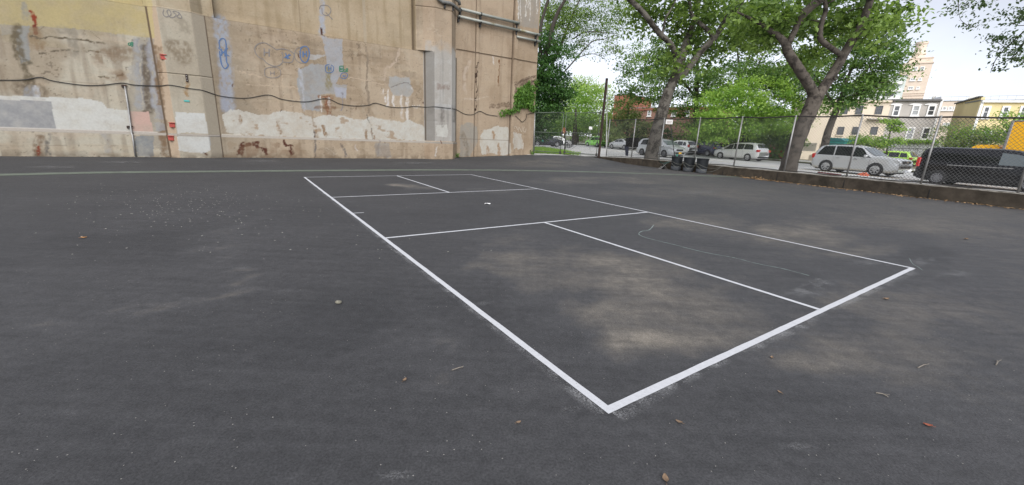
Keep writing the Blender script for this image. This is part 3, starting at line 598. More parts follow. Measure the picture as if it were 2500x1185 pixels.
# graffiti: thin brushed strokes lying on the concrete
def gmat(nm, c): return mat(nm, c, .6, var=.35, vscale=30)
M['gblue'] = gmat('blue graffiti paint', (.05, .10, .205)); M['gblack'] = gmat('faded black graffiti', (.15, .135, .125)); M['ggreen'] = gmat('green graffiti paint', (.02, .13, .07)); M['gpale'] = gmat('pale graffiti paint', (.40, .345, .28))
def graffiti(label, strokes, w, mat_, dd=-.09, cl=True):
    V = []; F = []
    for st in strokes:
        P = densify(st, 7) if len(st) > 2 else densify([st[0], ((st[0][0]+st[1][0])/2, (st[0][1]+st[1][1])/2), st[1]], 3)
        Q = np.array([wsz(x, y, dd) for x, y in P]); T = np.gradient(Q, axis=0); T /= np.linalg.norm(T, axis=1)[:, None]+1e-9; b0 = len(V)
        dq = wall_d(Q[:, 0], Q[:, 1])+.012
        for i in range(len(Q)):
            ww = w/2*random.uniform(.75, 1.2); n_ = np.array([-T[i, 1], T[i, 0]])*ww
            V += [wxyz(*(Q[i]-n_), dq[i]), wxyz(*(Q[i]+n_), dq[i])]
        F += [(b0+2*i, b0+2*i+1, b0+2*i+3, b0+2*i+2) for i in range(len(Q)-1)]
    o = npmesh('graffiti', V, F, mat_, wall); o['label'] = label; return o
def Hs(x, y, w, h, k=0.): return [[(x-w/2, y-h/2), (x-w/2, y+h/2)], [(x+w/2, y-h/2+k), (x+w/2, y+h/2+k)], [(x-w/2, y+k/2), (x+w/2, y+k/2)]]
graffiti('blue capsule outline with a crossed out H', [[(537, 118), (535, 103), (541, 95), (549, 97), (552, 110), (552, 124), (553, 150), (557, 160), (550, 168), (542, 160), (538, 142), (536, 125)]], .05, M['gblue'])
graffiti('blue scrawled H crossing the capsule', Hs(545, 128, 8, 18, 2)+[[(533, 117), (545, 128), (560, 138)], [(536, 138), (548, 126), (556, 118)]], .04, M['gblue'])
graffiti('thin black bubble outline around a letter H', [[(675, 122), (660, 112), (645, 105), (630, 108), (622, 118), (624, 130), (632, 140), (642, 145), (652, 155), (668, 162), (682, 160), (690, 152)]], .035, M['gblack'])
graffiti('black letter H', Hs(651, 128, 12, 19, 1), .05, M['gblack'])
graffiti('black bubble around a star shaped letter', [[(674, 122), (690, 120), (706, 124), (717, 132), (716, 144), (712, 152), (700, 153), (690, 150), (691, 138), (688, 128)]], .04, M['gblack'])
graffiti('dark blue struck out letter', [[(697, 130), (703, 144)], [(706, 132), (700, 144)], [(694, 142), (703, 136), (710, 135)], [(697, 137), (708, 144)]], .045, M['gblue'])
graffiti('thin faded bubble', [[(752, 117), (738, 115), (724, 120), (719, 132), (722, 146), (734, 154), (748, 154)], [(722, 128), (734, 135), (738, 128), (728, 126)]], .03, M['gblack'])
graffiti('bold blue oval', [[(743, 114), (735, 118), (733, 132), (735, 146), (744, 153), (751, 148), (755, 134), (753, 120), (747, 114), (738, 115)]], .06, M['gblue'])
graffiti('bold blue letter H', Hs(744, 133, 8, 14, -1), .06, M['gblue'])
graffiti('faint bubble with a letter H', [[(646, 178), (647, 169), (658, 165), (674, 165), (684, 172), (684, 184), (674, 190), (658, 190), (648, 186), (646, 178)]]+Hs(665, 179, 9, 9), .03, M['gblack'])
graffiti('small blue circle with a letter H', [[(804, 158), (796, 160), (794, 168), (797, 177), (806, 178), (813, 174), (814, 164), (808, 159)]]+Hs(805, 168, 6, 11), .04, M['gblue'])
graffiti('smaller blue circle with a letter H', [[(840, 178), (834, 180), (831, 187), (835, 192), (843, 192), (848, 186), (847, 180), (840, 178)]]+Hs(840, 186, 5, 6), .035, M['gblue'])
graffiti('green square with a letter H', [[(829, 162), (838, 162)], [(838, 162), (838, 175)], [(838, 175), (829, 175)], [(829, 175), (829, 162)]]+Hs(833, 169, 3.5, 6), .045, M['ggreen'])
def num0(x, y, w, h): return [(x, y-h), (x-w, y-h*.3), (x-w*.8, y+h*.7), (x, y+h), (x+w*.9, y+h*.5), (x+w, y-h*.4), (x, y-h)]
def num8(x, y, w, h): return [(x+w*.7, y-h*.8), (x-w*.7, y-h*.7), (x-w*.3, y-h*.1), (x+w*.8, y+h*.4), (x, y+h), (x-w, y+h*.5), (x+w*.2, y), (x+w*.9, y-h*.5), (x, y-h)]
graffiti('green figures 08 beside the green square', [num0(842, 173, 2, 3.2), num8(847, 171.5, 2.2, 4.5)], .035, M['ggreen'])
graffiti('green figures 08 high on the left field', [num0(316, 108, 2.6, 3.4), num8(322, 108, 3, 5.5)], .035, M['ggreen'])
graffiti('black scribbled tag', [[(400, 24), (398, 34), (403, 41), (411, 40), (408, 28), (413, 25), (418, 34), (414, 42), (424, 43), (430, 36), (422, 30), (428, 28), (437, 34), (432, 42), (444, 44), (436, 30)]], .03, M['gblack'], .25)
graffiti('faint looping scribble', [[(780, 22), (784, 14), (800, 14), (808, 26), (800, 38), (788, 34), (786, 20)], [(795, 30), (812, 48)]], .04, M['gblack'], -.4)
graffiti('pale scrawled letters near the gate', [[(1258, 322), (1253, 312), (1259, 309), (1264, 318)], [(1265, 322), (1267, 311), (1273, 322), (1275, 309)], [(1280, 310), (1277, 318), (1282, 323), (1284, 314)]], .035, M['gpale'], -.3)

def wallpt(px, py, d): s, z = wsz(px, py, d); return wxyz(s, z, d)
# cable slung along the wall
cpts = [(-120, 195), (0, 196), (60, 195), (98, 189), (130, 198), (200, 208), (250, 208), (297, 203), (330, 208), (390, 210), (415, 208), (460, 216), (495, 221), (540, 235), (600, 240), (654, 232), (690, 243), (745, 249), (796, 241), (830, 254), (868, 259), (900, 257), (917, 252), (950, 261), (985, 263), (1010, 260), (1040, 262), (1063, 261), (1105, 266), (1118, 270), (1135, 279), (1155, 280), (1171, 272), (1190, 280), (1215, 284)]
def cabled(px):
    return .30 if 425 < px < 497 else (.40 if 1056 < px < 1104 else (-.02 if px < 1113 else -.27))
def hug(x, y, off):
    d = -.09
    for _ in range(4): s_, z_ = wsz(x, y, d); d = float(wall_d(np.array([s_]), np.array([z_]))[0])+off
    return wxyz(*wsz(x, y, d), d)
mb = MB(); c2d = densify([np.array([x, y, 0.]) for x, y in cpts], 6); mb.tube([hug(x, y, .03) for x, y, _ in c2d], .017, 6)
tag(mb.build('cable', M['black'], sm=True), 'sagging black cable strung along the concrete wall above the white bands', 'cable')
# conduit with clamps at the left
cd = empty('conduit', wallpt(332, 382, 0), 'grey metal conduit rising from the ground to the cable beside the pink painted patch', 'conduit')
mb = MB(); mb.tube([wallpt(304, 207, -.05), wallpt(313, 262, -.05), wallpt(321, 325, -.03), wallpt(323, 329, .045), wallpt(331, 383, .045)], .032, 8); mb.build('pipe', M['galv'], cd, sm=True)
for (x, y, w) in ((303, 209, .16), (317, 309, .2), (324, 327, .1)):
    mb = MB(); c = wallpt(x, y, -.04); mb.box(c, (w, .05, .05), ((*WU, 0), (*WN, 0), (0, 0, 1))); mb.box(c+np.array([*WU, 0])*-w*.4+[0, 0, -.05], (.05, .06, .09), ((*WU, 0), (*WN, 0), (0, 0, 1))); mb.build('clamp', M['rust'], cd)
# red brackets, rusty strap, teal plate on the left pier
for (x, y, lab) in ((400, 140, 'red painted steel bracket on the left pier, the topmost of three'), (421, 305, 'red painted steel bracket on the left pier, just above the ledge'), (418, 337, 'red painted steel bracket on the left pier, lowest of three, below the ledge')):
    c = wallpt(x, y, .12); r0 = empty('wall_bracket', c, lab, 'bracket', 0, 'red brackets on the pier'); ax = ((*WU, 0), (*WN, 0), (0, 0, 1))
    mb = MB(); mb.box(c+[0, 0, -.03], (.20, .30, .17), ax, .012); mb.build('bracket_body', M['redpaint'], r0)
    mb = MB(); mb.box(c+[0, 0, .085]+np.array([*WN, 0])*.03, (.22, .33, .03), ax); mb.build('bracket_lip', M['redpaint'], r0)
c = wallpt(456, 191, .29); ax = ((*WU, 0), (*WN, 0), (0, 0, 1)); st_ = empty('rusty_strap', c, 'small dark rusty steel strap with bolts on the left pier', 'strap')
mb = MB(); mb.box(c, (.085, .02, .33), ax); mb.build('plate', M['rust'], st_)
for k in (-.1, 0, .1): mb = MB(); mb.box(c+[0, 0, k]+np.array([*WN, 0])*.02, (.035, .03, .035), ax, .006); mb.build('bolt', M['galv'], st_)
c = wallpt(456, 247, .29); mb = MB(); mb.box(c, (.20, .02, .07), ax, .008); tag(mb.build('teal_plate', M['teal']), 'small teal metal plate fixed low on the left pier', 'plate')
# service pipes high on the right
sp_ = empty('service_pipes', wallpt(1119, 30, -.2), 'pair of grey green service pipes clamped high on the right end of the concrete wall', 'pipes')
def pipe(pts, r, m_): mb = MB(); mb.tube([wallpt(x, y, d) for x, y, d in pts], r, 10); return mb.build('pipe', m_, sp_, sm=True)
M['pipe'] = mat('grey green pipe', (.27, .28, .25), .55, .3, var=.2, vscale=2, var2=((.16, .13, .05), 1.1, .55, .7))
pipe([(1124, 22, -.12), (1195, 40, -.12), (1268, 57, -.1)], .085, M['pipe']); pipe([(1119, 40, -.12), (1195, 58, -.12), (1269, 75, -.1)], .085, M['pipe'])
pipe([(1269, 74, -.14), (1300, 82, -.14), (1319, 86, -.14)], .085, M['pipe']); pipe([(1262, 90, -.14), (1290, 96, -.14), (1319, 102, -.14)], .075, M['pipe'])
M['pipeD'] = mat('weathered dark pipe', (.17, .17, .16), .6, .3, var=.3, vscale=5)
pipe([(1066, -22, .5), (1070, -2, .5), (1080, 5, .5), (1098, 8, .48), (1106, 12, .35), (1122, 27, -.08)], .095, M['pipeD']); pipe([(1104, -20, .2), (1112, -2, .1), (1121, 5, -.02), (1122, 12, -.1)], .095, M['pipeD'])
for (x, y, d) in ((1124, 24, -.15), (1120, 42, -.15), (1174, 35, -.15), (1173, 55, -.15), (1262, 57, -.15), (1261, 74, -.15), (1309, 85, -.17), (1308, 101, -.17), (1086, 8, .44), (1106, 14, .3)):
    c = wallpt(x, y, d); mb = MB(); mb.lathe([(.085, -.04), (.118, -.04), (.118, .04), (.085, .04)], 12, (0, 0, 0))
    Rm = np.array([[WN[0], 0, WU[0]], [WN[1], 0, WU[1]], [0, 1, 0]]); mb.v = [tuple(c+Rm@np.array(p)) for p in mb.v]
    mb.box(c+[0, 0, -.17]+np.array([*WN, 0])*-.06, (.09, .16, .2), ax); mb.build('pipe_clamp', M['darktrim'], sp_)

# ------------------------------------------------------------------ retaining wall, chain link fence, gate
def F3(s, t, z): p = fxy(s, t); return np.array([p[0], p[1], z])
ss = np.arange(-9, 21.9, .12); V = []; fb = fbm(ss*1.3, ss*0+3, 4, 13); fc = fbm(ss*3.1, ss*0+8, 3, 14)
for i, s in enumerate(ss):
    zt = .50-.14*smooth(17, 22, s); k = (fb[i]-.5)*.05; e = (fc[i]-.5)*.07
    zg = float(zplay(*fxy(s, 0)))-.08
    for t, z in ((.02, zg), (.0+k*.5, zt-.17), (-.015+k*.5, zt-.03+e*.5), (.03+e*.4, zt+e*.35), (.34, zt), (.36, -.2)): V.append(F3(s, t, z))
n = len(ss); K = 6; FQ = [(i*K+j, (i+1)*K+j, (i+1)*K+j+1, i*K+j+1) for i in range(n-1) for j in range(K-1)]
low = empty('retaining_wall', F3(8, .15, 0), 'low dark weathered concrete wall under the chain link fence', 'low wall')
npmesh('wall_body', V, [f for f in FQ if f[0] % K in (0, 1, 4)], M['retain'], low); npmesh('cap', V, [f for f in FQ if f[0] % K in (2, 3)], M['cap'], low)
mb = MB()
for s in (2.3, 5.05, 7.9, 10.9, 14.2, 17.2): mb.box(F3(s, .001, .2), (.025, .012, .42), ((*FE, 0), (*FN, 0), (0, 0, 1)))
mb.build('joint', M['black'], low)
PS = [-5.2, -2.45, .25, 2.65, 5.08, 7.70, 10.40, 13.04, 15.84, 18.48, 21.33]; PZ = [2.9, 2.87, 2.86, 2.90, 3.02, 3.05, 3.07, 3.08, 3.10, 3.10, 3.12]
FT = .16
def ftop(s): return float(np.interp(s, PS, PZ))-.02-.02*math.sin((s-PS[0])*2.3)
def fbot(s): return .56-.13*float(smooth(17, 22, s))
fence = empty('chain_link_fence', F3(8, FT, 0), 'tall grey chain link fence standing on the low concrete wall between court and street', 'fence')
for s, z in zip(PS, PZ):
    b = fbot(s)-.1; lean = .05*math.sin(s*7); mb = MB(); mb.tube([F3(s, FT-.035, b), F3(s+lean, FT-.035, z)], .036, 8); p = mb.build('post', M['galv'], fence, sm=True)
    mb = MB(); mb.lathe([(.04, 0), (.045, .02), (.03, .05), (0, .06)], 8, F3(s+lean, FT-.035, z-.005)); mb.build('post_cap', M['galv'], p, sm=True)
sr = np.arange(-5.2, 21.34, .3)
mb = MB(); mb.tube([F3(s, FT, ftop(s)) for s in sr], .034, 6); mb.build('top_rail', M['darkrail'], fence, sm=True)
mb = MB(); mb.tube([F3(s, FT, fbot(s)-.02+.012*math.sin(s*3)) for s in sr], .024, 6); mb.build('bottom_rail', M['darkrail'], fence, sm=True)
def chainlink(P00, P10, topf, botf, pitch, r, name, mat_, parent):
    """woven diagonals between two ends; topf/botf give heights along u in [0,1]"""
    P00 = np.array(P00, float); P10 = np.array(P10, float); L = np.linalg.norm(P10-P00); ud = (P10-P00)/L; nd = np.array([-ud[1], ud[0]])
    V = []; F = []; step = pitch
    for sg in (1, -1):
        for u0 in np.arange(-4, L+4, step):
            pts = []
            zb = 0; # march along the diagonal and keep the span inside the panel
            zz = np.arange(0, 3.9, .05); uu = u0+sg*zz*1.0
            uc = np.clip(uu/L, 0, 1); ok = (uu >= 0) & (uu <= L) & (zz >= np.vectorize(botf)(uc)) & (zz <= np.vectorize(topf)(uc))
            if ok.sum() < 2: continue
            i0 = np.argmax(ok); i1 = len(ok)-1-np.argmax(ok[::-1]); a = (uu[i0], zz[i0]); b = (uu[i1], zz[i1]); o = .004*sg
            b0 = len(V)
            for (u, z) in (a, b):
                c = P00+ud*u+nd*o
                for k in range(3):
                    an = 2*math.pi*k/3+.5; du, dn = math.cos(an)*r, math.sin(an)*r
                    V.append((c[0]+ud[0]*du*.7+nd[0]*dn, c[1]+ud[1]*du*.7+nd[1]*dn, z-sg*du*.7))
            F += [(b0+k, b0+(k+1) % 3, b0+3+(k+1) % 3, b0+3+k) for k in range(3)]
    return npmesh(name, V, F, mat_, parent)
SL = PS[-1]-PS[0]
chainlink(fxy(PS[0], FT+.03), fxy(PS[-1], FT+.03), lambda u: ftop(PS[0]+u*SL), lambda u: fbot(PS[0]+u*SL)-.02, .118, .0052, 'wire_mesh', M['fencewire'], fence)

# rusty post and the double gate
pb = onplane(1461, 387, GATE0, GATE1); pb = np.array([6.58, 32.80, .26]); pt = np.array([6.64, 32.78, 6.15])
mb = MB(); mb.bar(pb-[0, 0, .2], pt, .145, .145, (1, .3, 0)); o = mb.build('rusty_post', M['rust']); tag(o, 'tall dark rusty square steel post beside the gate', 'post')
ga = empty('double_gate', (*((GATE0+GATE1)/2), .3), 'closed double gate of green grey pipe and chain link beside the concrete wall', 'gate')
def gp(x, y): return onplane(x, y, GATE0, GATE1)
lp = gp(1303, 376); mb = MB(); mb.tube([lp-[0, 0, .3], gp(1305.5, 262)], .055, 8); mb.build('hinge_post', M['galv'], ga, sm=True)
def leaf_(c4, mid, brace):
    (a, b, c_, d) = [gp(*p) for p in c4]                       # tl, tr, br, bl
    mb = MB(); r = .028
    for p, q in ((a, b), (b, c_), (c_, d), (d, a)): mb.tube([p, q], r, 7)
    fr = mb.build('leaf_frame', M['gategreen'], ga, sm=True)
    mb = MB(); mb.tube([gp(*mid[0]), gp(*mid[1])], .024, 7); mb.build('mid_rail', M['gategreen'], fr, sm=True)
    if brace: mb = MB(); mb.tube([gp(*brace[0]), gp(*brace[1])], .007, 5); mb.build('brace_rod', M['darkrail'], fr)
    zt0, zt1, zb0, zb1 = a[2], b[2], d[2], c_[2]
    chainlink((d[:2]+a[:2])/2, (c_[:2]+b[:2])/2, lambda u: zt0+(zt1-zt0)*u, lambda u: zb0+(zb1-zb0)*u, .13, .0042, 'wire_mesh', M['fencewire'], fr)
leaf_([(1307, 275.5), (1377, 275), (1368, 373), (1304, 368.5)], [(1305.5, 322.5), (1372, 325)], None)
leaf_([(1382.5, 276), (1466, 275.5), (1456, 378.5), (1378, 372)], [(1380.5, 323.5), (1461, 328)], [(1391, 367), (1425, 345)])
mb = MB(); mb.tube([gp(1376.5, 378), gp(1457, 385)], .02, 6); mb.tube([gp(1376.5, 378), gp(1378, 372)], .018, 6); mb.tube([gp(1418, 376), gp(1418, 381)], .014, 6); mb.build('drop_rail', M['darkrail'], ga)
for (x, y) in ((1372, 325), (1380.5, 323.5), (1466, 275.5), (1462, 328), (1456, 378), (1368, 373), (1378, 372)):
    mb = MB(); mb.box(gp(x, y), (.16, .08, .20), None, .02); mb.build('corner_bracket', M['darkrail'], ga)
mb = MB()
for k in range(7): c = gp(1377+2.2*math.sin(k*2.1), 314+k*1.7)+[0, -.05, 0]; mb.tube([c+[.05*math.cos(a), .03*math.sin(2*a), .06*math.sin(a)] for a in np.linspace(0, 5.5, 8)], .013, 5)
mb.build('latch_chain', mat('faded red chain wrap', (.42, .13, .09), .7, var=.3, vscale=30), ga)

# ------------------------------------------------------------------ cans, stool, sign pole, leaf litter, small things
M['can'] = mat('dark slatted steel', (.015, .018, .021), .6, .2, var=.25, vscale=8); M['cangrey'] = mat('scuffed grey band', (.055, .06, .066), .7, var=.2, vscale=6); M['bag'] = mat('black plastic bag', (.010, .011, .013), .35, bump=.5, bscale=18)
def make_can(px, py, lab):
    p = gz(px, py); q = fst(p); c = F3(q[0], -.36, 0); R = empty('trash_can', c, lab, 'trash can', 0, 'trash cans against the low wall')
    mb = MB(); mb.lathe([(0, .01), (.275, .01), (.285, .03), (.295, .24), (.285, .245)], 24, c); mb.build('base_band', M['cangrey'], R, sm=True)
    mb = MB()
    for k in range(28):
        a = 2*math.pi*k/28; d = np.array([math.cos(a), math.sin(a), 0]); mb.bar(c+d*.285+[0, 0, .22], c+d*.315+[0, 0, .78], .05, .008, d)
    mb.build('slats', M['can'], R)
    mb = MB(); mb.lathe([(.255, .2), (.285, .74), (.30, .80)], 24, c); mb.build('liner', M['bag'], R, sm=True)
    mb = MB(); mb.lathe([(.300, .77), (.335, .775), (.345, .81), (.325, .835), (.28, .83), (.24, .70), (0, .66)], 24, c); mb.build('rim', M['can'], R, sm=True)
    return c
c1 = make_can(1641, 416, 'dark slatted trash can beside the green sign pole, leftmost of three'); c2 = make_can(1676, 419.5, 'dark slatted trash can standing between the two others'); c3 = make_can(1711, 423.2, 'dark slatted trash can nearest the camera, rightmost of three')
mb = MB()
for a, b, dr in ((c1, c2, .25), (c2, c3, .3), (c3, c3+np.array([.75, -1.5, 0]), .35)):
    P = [a+(b-a)*t+np.array([-.33, -.05, .42+.12*t-dr*math.sin(math.pi*t)]) for t in np.linspace(0, 1, 12)]; mb.tube(P, .012, 5)
    P = [a+(b-a)*t+np.array([-.30, -.12, .52-dr*.5*math.sin(math.pi*t)]) for t in np.linspace(0, 1, 12)]; mb.tube(P, .010, 5)
tag(mb.build('tie_cable', mat('grey tie cable', (.13, .13, .11), .6)), 'grey cable looped between the three trash cans and the fence', 'cable')
b = F3(fst(gz(1628, 415))[0], -.12, 0); sp = empty('sign_pole', b, 'thin dark sign pole with green lower sleeve and small white sign beside the trash cans', 'sign')
M['sgreen'] = mat('green plastic sleeve', (.03, .15, .11), .5, var=.2); top = atd(1635.5, 292, b[1])
mb = MB(); mb.tube([b+[0, 0, .3], [top[0], top[1], top[2]]], .022, 7); mb.build('pole', M['can'], sp, sm=True)
mb = MB(); mb.tube([b, b+[0, 0, .95]], .055, 9); mb.build('sleeve', M['sgreen'], sp, sm=True)
mb = MB(); mb.box(atd(1634, 298, b[1]-.05), (.42, .012, .26), None); sg = mb.build('sign_face', mat('white sign face', (.62, .61, .58), .6, var=.05), sp)
mb = MB(); q = atd(1634, 298, b[1]-.05); mb.box(q+[0, -.010, .02], (.30, .006, .03)); mb.box(q+[0, -.010, -.05], (.26, .006, .03)); mb.build('print', mat('grey sign print', (.35, .28, .26), .7), sg)
c = np.array([*gz(1615, 413)[:2], 0])+np.array([.1, 0, 0]); st = empty('folding_stool', c, 'dark green folded camping stool leaning by the low wall next to the sign pole', 'stool')
for sg_ in (-1, 1):
    for y in (-.14, .14): mb = MB(); mb.tube([c+[sg_*.24, y, 0], c+[-sg_*.2, y, .42]], .012, 6); mb.build('leg', M['galv'], st)
mb = MB(); P = [(-.30, .47), (-.15, .40), (0, .37), (.15, .40), (.32, .48)]
V = [c+[x, y, z] for x, z in P for y in (-.18, .18)]+[c+[x, y, z-.03] for x, z in P for y in (-.18, .18)]
mb.add(V, [(2*i, 2*i+2, 2*i+3, 2*i+1) for i in range(4)]+[(10+2*i, 11+2*i, 13+2*i, 12+2*i) for i in range(4)]+[(2*i, 10+2*i, 12+2*i, 2*i+2) for i in range(4)]+[(2*i+1, 2*i+3, 13+2*i, 11+2*i) for i in range(4)]); mb.build('seat', mat('dark green canvas', (.012, .04, .03), .9), st)
mb = MB(); mb.add([c+[-.05, .1, .3], c+[.25, .1, .3], c+[.1, .15, .0], c+[-.05, .18, .02]], [(0, 1, 2, 3)]); mb.build('hanging_bag', M['bag'], st)
# black board and dark garment on the fence, left of the leaning tree
bx = F3(19.0, FT+.1, 0); a = np.array([*fxy(16.9, FT+.28), 0])
bb = empty('black_board', F3(18.6, FT+.2, .5), 'large black rounded board tied behind the fence left of the leaning tree', 'board')
P0, P1 = fxy(30, FT+.22), fxy(0, FT+.22); q = [onplane(x, y, P0, P1) for x, y in ((1529, 336), (1560, 337), (1558, 360), (1527, 358))]
cc = sum(q)/4; wv_ = q[1]-q[0]; L = np.linalg.norm(wv_[:2]); mb = MB(); mb.box(cc, (L, .10, float(q[0][2]-q[3][2])), ((*FE*-1, 0), (*FN, 0), (0, 0, 1)), .05); mb.build('panel', mat('matt black board', (.006, .006, .007), .95, spec=.1), bb)
hq = [onplane(x, y, P0, P1) for x, y in ((1524, 355), (1533, 356), (1532, 368), (1531, 381), (1527, 380), (1526, 366))]
mb = MB(); mb.prism(hq, (FN[0]*.1, FN[1]*.1, 0)); o = mb.build('hanging_cloth', mat('dark blue cloth', (.022, .026, .055), .9, var=.3, vscale=10, bump=.4, bscale=12), bb)
# dirt and dry leaves at the wall foot
R3 = np.random.default_rng(8); WLP = [wxyz(s_, 0, (.04 if s_ < 19.8 else -.28)+abs(R3.normal(0, .14))+(.34 if 5.1 < s_ < 7 else .4 if 17.4 < s_ < 19.8 else 0)) for s_ in R3.uniform(-2, 26, 420)]
for p_ in WLP: p_[2] = float(zplay(p_[0], p_[1]))
# orange bag on the ground behind the fence
q = F3(4.75, FT+.55, .60); mb = MB(); rr = np.random.default_rng(3)
pr = [(0, .0), (.17, .0), (.20, .03), (.15, .08), (.05, .11), (0, .11)]; mb.lathe(pr, 12, q); mb.v = [tuple(np.array(p)+rr.normal(0, .018, 3)*[1.8, 1.4, .8]) for p in mb.v]
tag(mb.build('orange_bag', mat('orange plastic sheet', (.50, .11, .05), .6, var=.3, vscale=9)), 'crumpled orange plastic bag lying behind the fence below the silver SUV', 'bag')
q = F3(5.5, FT+.35, .55); mb = MB(); mb.bar(q, q+np.array([*FE*.9, .03]), .14, .05); tag(mb.build('dark_red_plank', mat('dark red plank', (.16, .03, .03), .8, var=.3)), 'dark red plank lying on the low wall beside the orange bag', 'plank')

def scatter(name, pts, size, mat_, label, cat, kind=None, up=.3, asp=.6):
    V = []; F = []; R_ = np.random.default_rng(5)
    for p in pts:
        a = R_.uniform(0, 6.28); l = size*R_.uniform(.6, 1.4); w = l*asp; ex = np.array([math.cos(a), math.sin(a), R_.uniform(-up, up)]); ey = np.array([-math.sin(a), math.cos(a), R_.uniform(-up, up)])
        b0 = len(V); c = np.array(p)+[0, 0, .006+l*up*.3]
        V += [c-ex*l/2, c+ey*w/2, c+ex*l/2, c-ey*w/2, c+[0, 0, l*.12]]; F += [(b0, b0+3, b0+4), (b0+3, b0+2, b0+4), (b0+2, b0+1, b0+4), (b0+1, b0, b0+4)]
    o = npmesh(name, V, F, mat_); return tag(o, label, cat, None, kind)
R2 = np.random.default_rng(21); pts = []
while len(pts) < 520:
    s = R2.uniform(-3, 14); t = -abs(R2.normal(0, .22))-.03
    w = 1.0 if s < 9.3 else .15
    if 7.5 < s < 9.6: w = 2.5
    if R2.random() < w*.4: p = F3(s, t, 0); p[2] = 0; pts.append(p)
for k in range(60): pts.append(np.array([*fxy(8.6+R2.normal(0, .45), -.15-abs(R2.normal(0, .22))), .02+abs(R2.normal(0, .05))]))
scatter('fallen_leaves', pts, .085, mat('dry brown leaves', (.25, .155, .075), .9, var=.5, vscale=2.5), 'dry brown leaves drifted along the foot of the low wall', 'leaves', 'stuff', .5)
scatter('wall_litter', WLP, .075, M['leafbrown'] if 'leafbrown' in M else mat('grey brown litter', (.14, .115, .085), .9, var=.5, vscale=3), 'thin grey brown litter along the foot of the concrete wall', 'litter', 'stuff', .4)
pts = []
for k in range(230):
    x = R2.normal(470, 150); y = 470+abs(R2.normal(0, 42))+R2.normal(0, 10)
    if y > 436: pts.append(gz(x, y))
for k in range(90): pts.append(gz(R2.uniform(60, 1200), R2.uniform(450, 640)))
scatter('pale_petals', pts, .024, mat('pale dry petals', (.36, .35, .31), .9), 'pale dry petals scattered over the asphalt left of the court', 'petals', 'stuff', .1)
pts = [gz(R2.uniform(0, 2500), R2.uniform(520, 1180)) for k in range(230)]
scatter('grit', pts, .007, mat('pale grit', (.24, .23, .21), .9), 'fine pale grit strewn over the asphalt', 'grit', 'stuff', .2, .8)
M['leafbrown'] = mat('dry leaf', (.17, .112, .068), .8, var=.3, vscale=40); M['leaforange'] = mat('orange leaf', (.36, .18, .06), .8, var=.3, vscale=40); M['leafred'] = mat('red brown leaf', (.22, .06, .03), .8, var=.3, vscale=40); M['twig'] = mat('grey twig', (.16, .14, .115), .9, var=.3, vscale=30)
def one_leaf(px, py, l, m_, lab, rz):
    c = gz(px, py); mb = MB(); n = 7; V = []
    for i in range(n):
        t = i/(n-1); x = (t-.5)*l; w = l*.28*math.sin(math.pi*min(1, t*.9+.08))+.001; z = .004+l*.25*(t-.5)**2*2
        for sgn, dz in ((-1, .1*l), (0, 0), (1, .12*l)): V.append((x, sgn*w, z+dz*abs(sgn)))
    F = [(3*i+j, 3*i+3+j, 3*i+4+j, 3*i+1+j) for i in range(n-1) for j in range(2)]
    R_ = Matrix.Rotation(rz, 3, 'Z'); mb.add([tuple(np.array(R_ @ Vector(v))+c+[0, 0, .002]) for v in V], F)
    mb.tube([c+np.array(R_ @ Vector((-l*.5, 0, l*.12))), c+np.array(R_ @ Vector((-l*.8, .02*l, .01)))], .0012, 4)
    o = mb.build('fallen_leaf', m_); tag(o, lab, 'leaf', 'single leaves on the asphalt')
for a in ((205, 582, .07, M['leaforange'], 'small orange leaf alone on the asphalt far left of the court', .3), (988, 930, .035, M['leafbrown'], 'curled brown leaf on the asphalt left of the nearest court corner', 1.2), (1266, 1034, .03, M['leafbrown'], 'tiny brown leaf just left below the nearest court corner', .4),
          (1657, 1033, .038, M['leafbrown'], 'tan flat leaf right below the nearest court corner', 2.6), (1624, 1172, .05, M['leafbrown'], 'curled dry leaf at the bottom edge of the photo', 1.4), (2264, 1041, .045, M['leafred'], 'red brown leaf on the asphalt at lower right', 2.7),
          (2163, 732, .07, M['leafbrown'], 'pale brown leaf outside the right baseline end', .1), (2358, 585, .10, M['leafbrown'], 'dark curled leaf far right on the asphalt', .2), (1884, 875, .035, M['leafbrown'], 'small dark leaf outside the near baseline middle', .9), (1903, 960, .03, M['leafbrown'], 'little dark leaf below the near baseline on open asphalt', 2.)): one_leaf(*a)
def one_twig(px, py, qx, qy, lab):
    a = gz(px, py); b = gz(qx, qy); L = np.linalg.norm(b-a); m = (a+b)/2+np.array([.12*L, .05*L, .012]); mb = MB(); mb.tube(densify([a+[0, 0, .006], m, b+[0, 0, .008]], 4), [.004]*8+[.003], 5)
    mb.tube([m, m+(b-a)*.35+np.array([.1*L, -.1*L, .01])], .002, 4); tag(mb.build('twig', M['twig']), lab, 'twig', 'twigs on the asphalt')
one_twig(2240, 900, 2259, 892, 'pale bent twig on the asphalt right of the court'); one_twig(2431, 893, 2433, 882, 'short pale twig at the far right edge of the asphalt'); one_twig(2138, 961, 2168, 972, 'long thin dark twig on the asphalt below right of the court'); one_twig(1103, 906, 1130, 899, 'yellowish straw like twig inside the left sideline')
c = gz(826, 741); mb = MB(); mb.lathe([(0, .0), (.026, .002), (.034, .015), (.028, .028), (.012, .034), (0, .035)], 10, c); mb.v = [tuple(c+(np.array(p)-c)*[.95, .68, .8]+rr.normal(0, .0022, 3)) for p in mb.v]; tag(mb.build('stone', mat('grey beige stone', (.17, .16, .125), .9, var=.3, vscale=60), sm=True), 'small beige stone lying on the asphalt left of the court', 'stone')
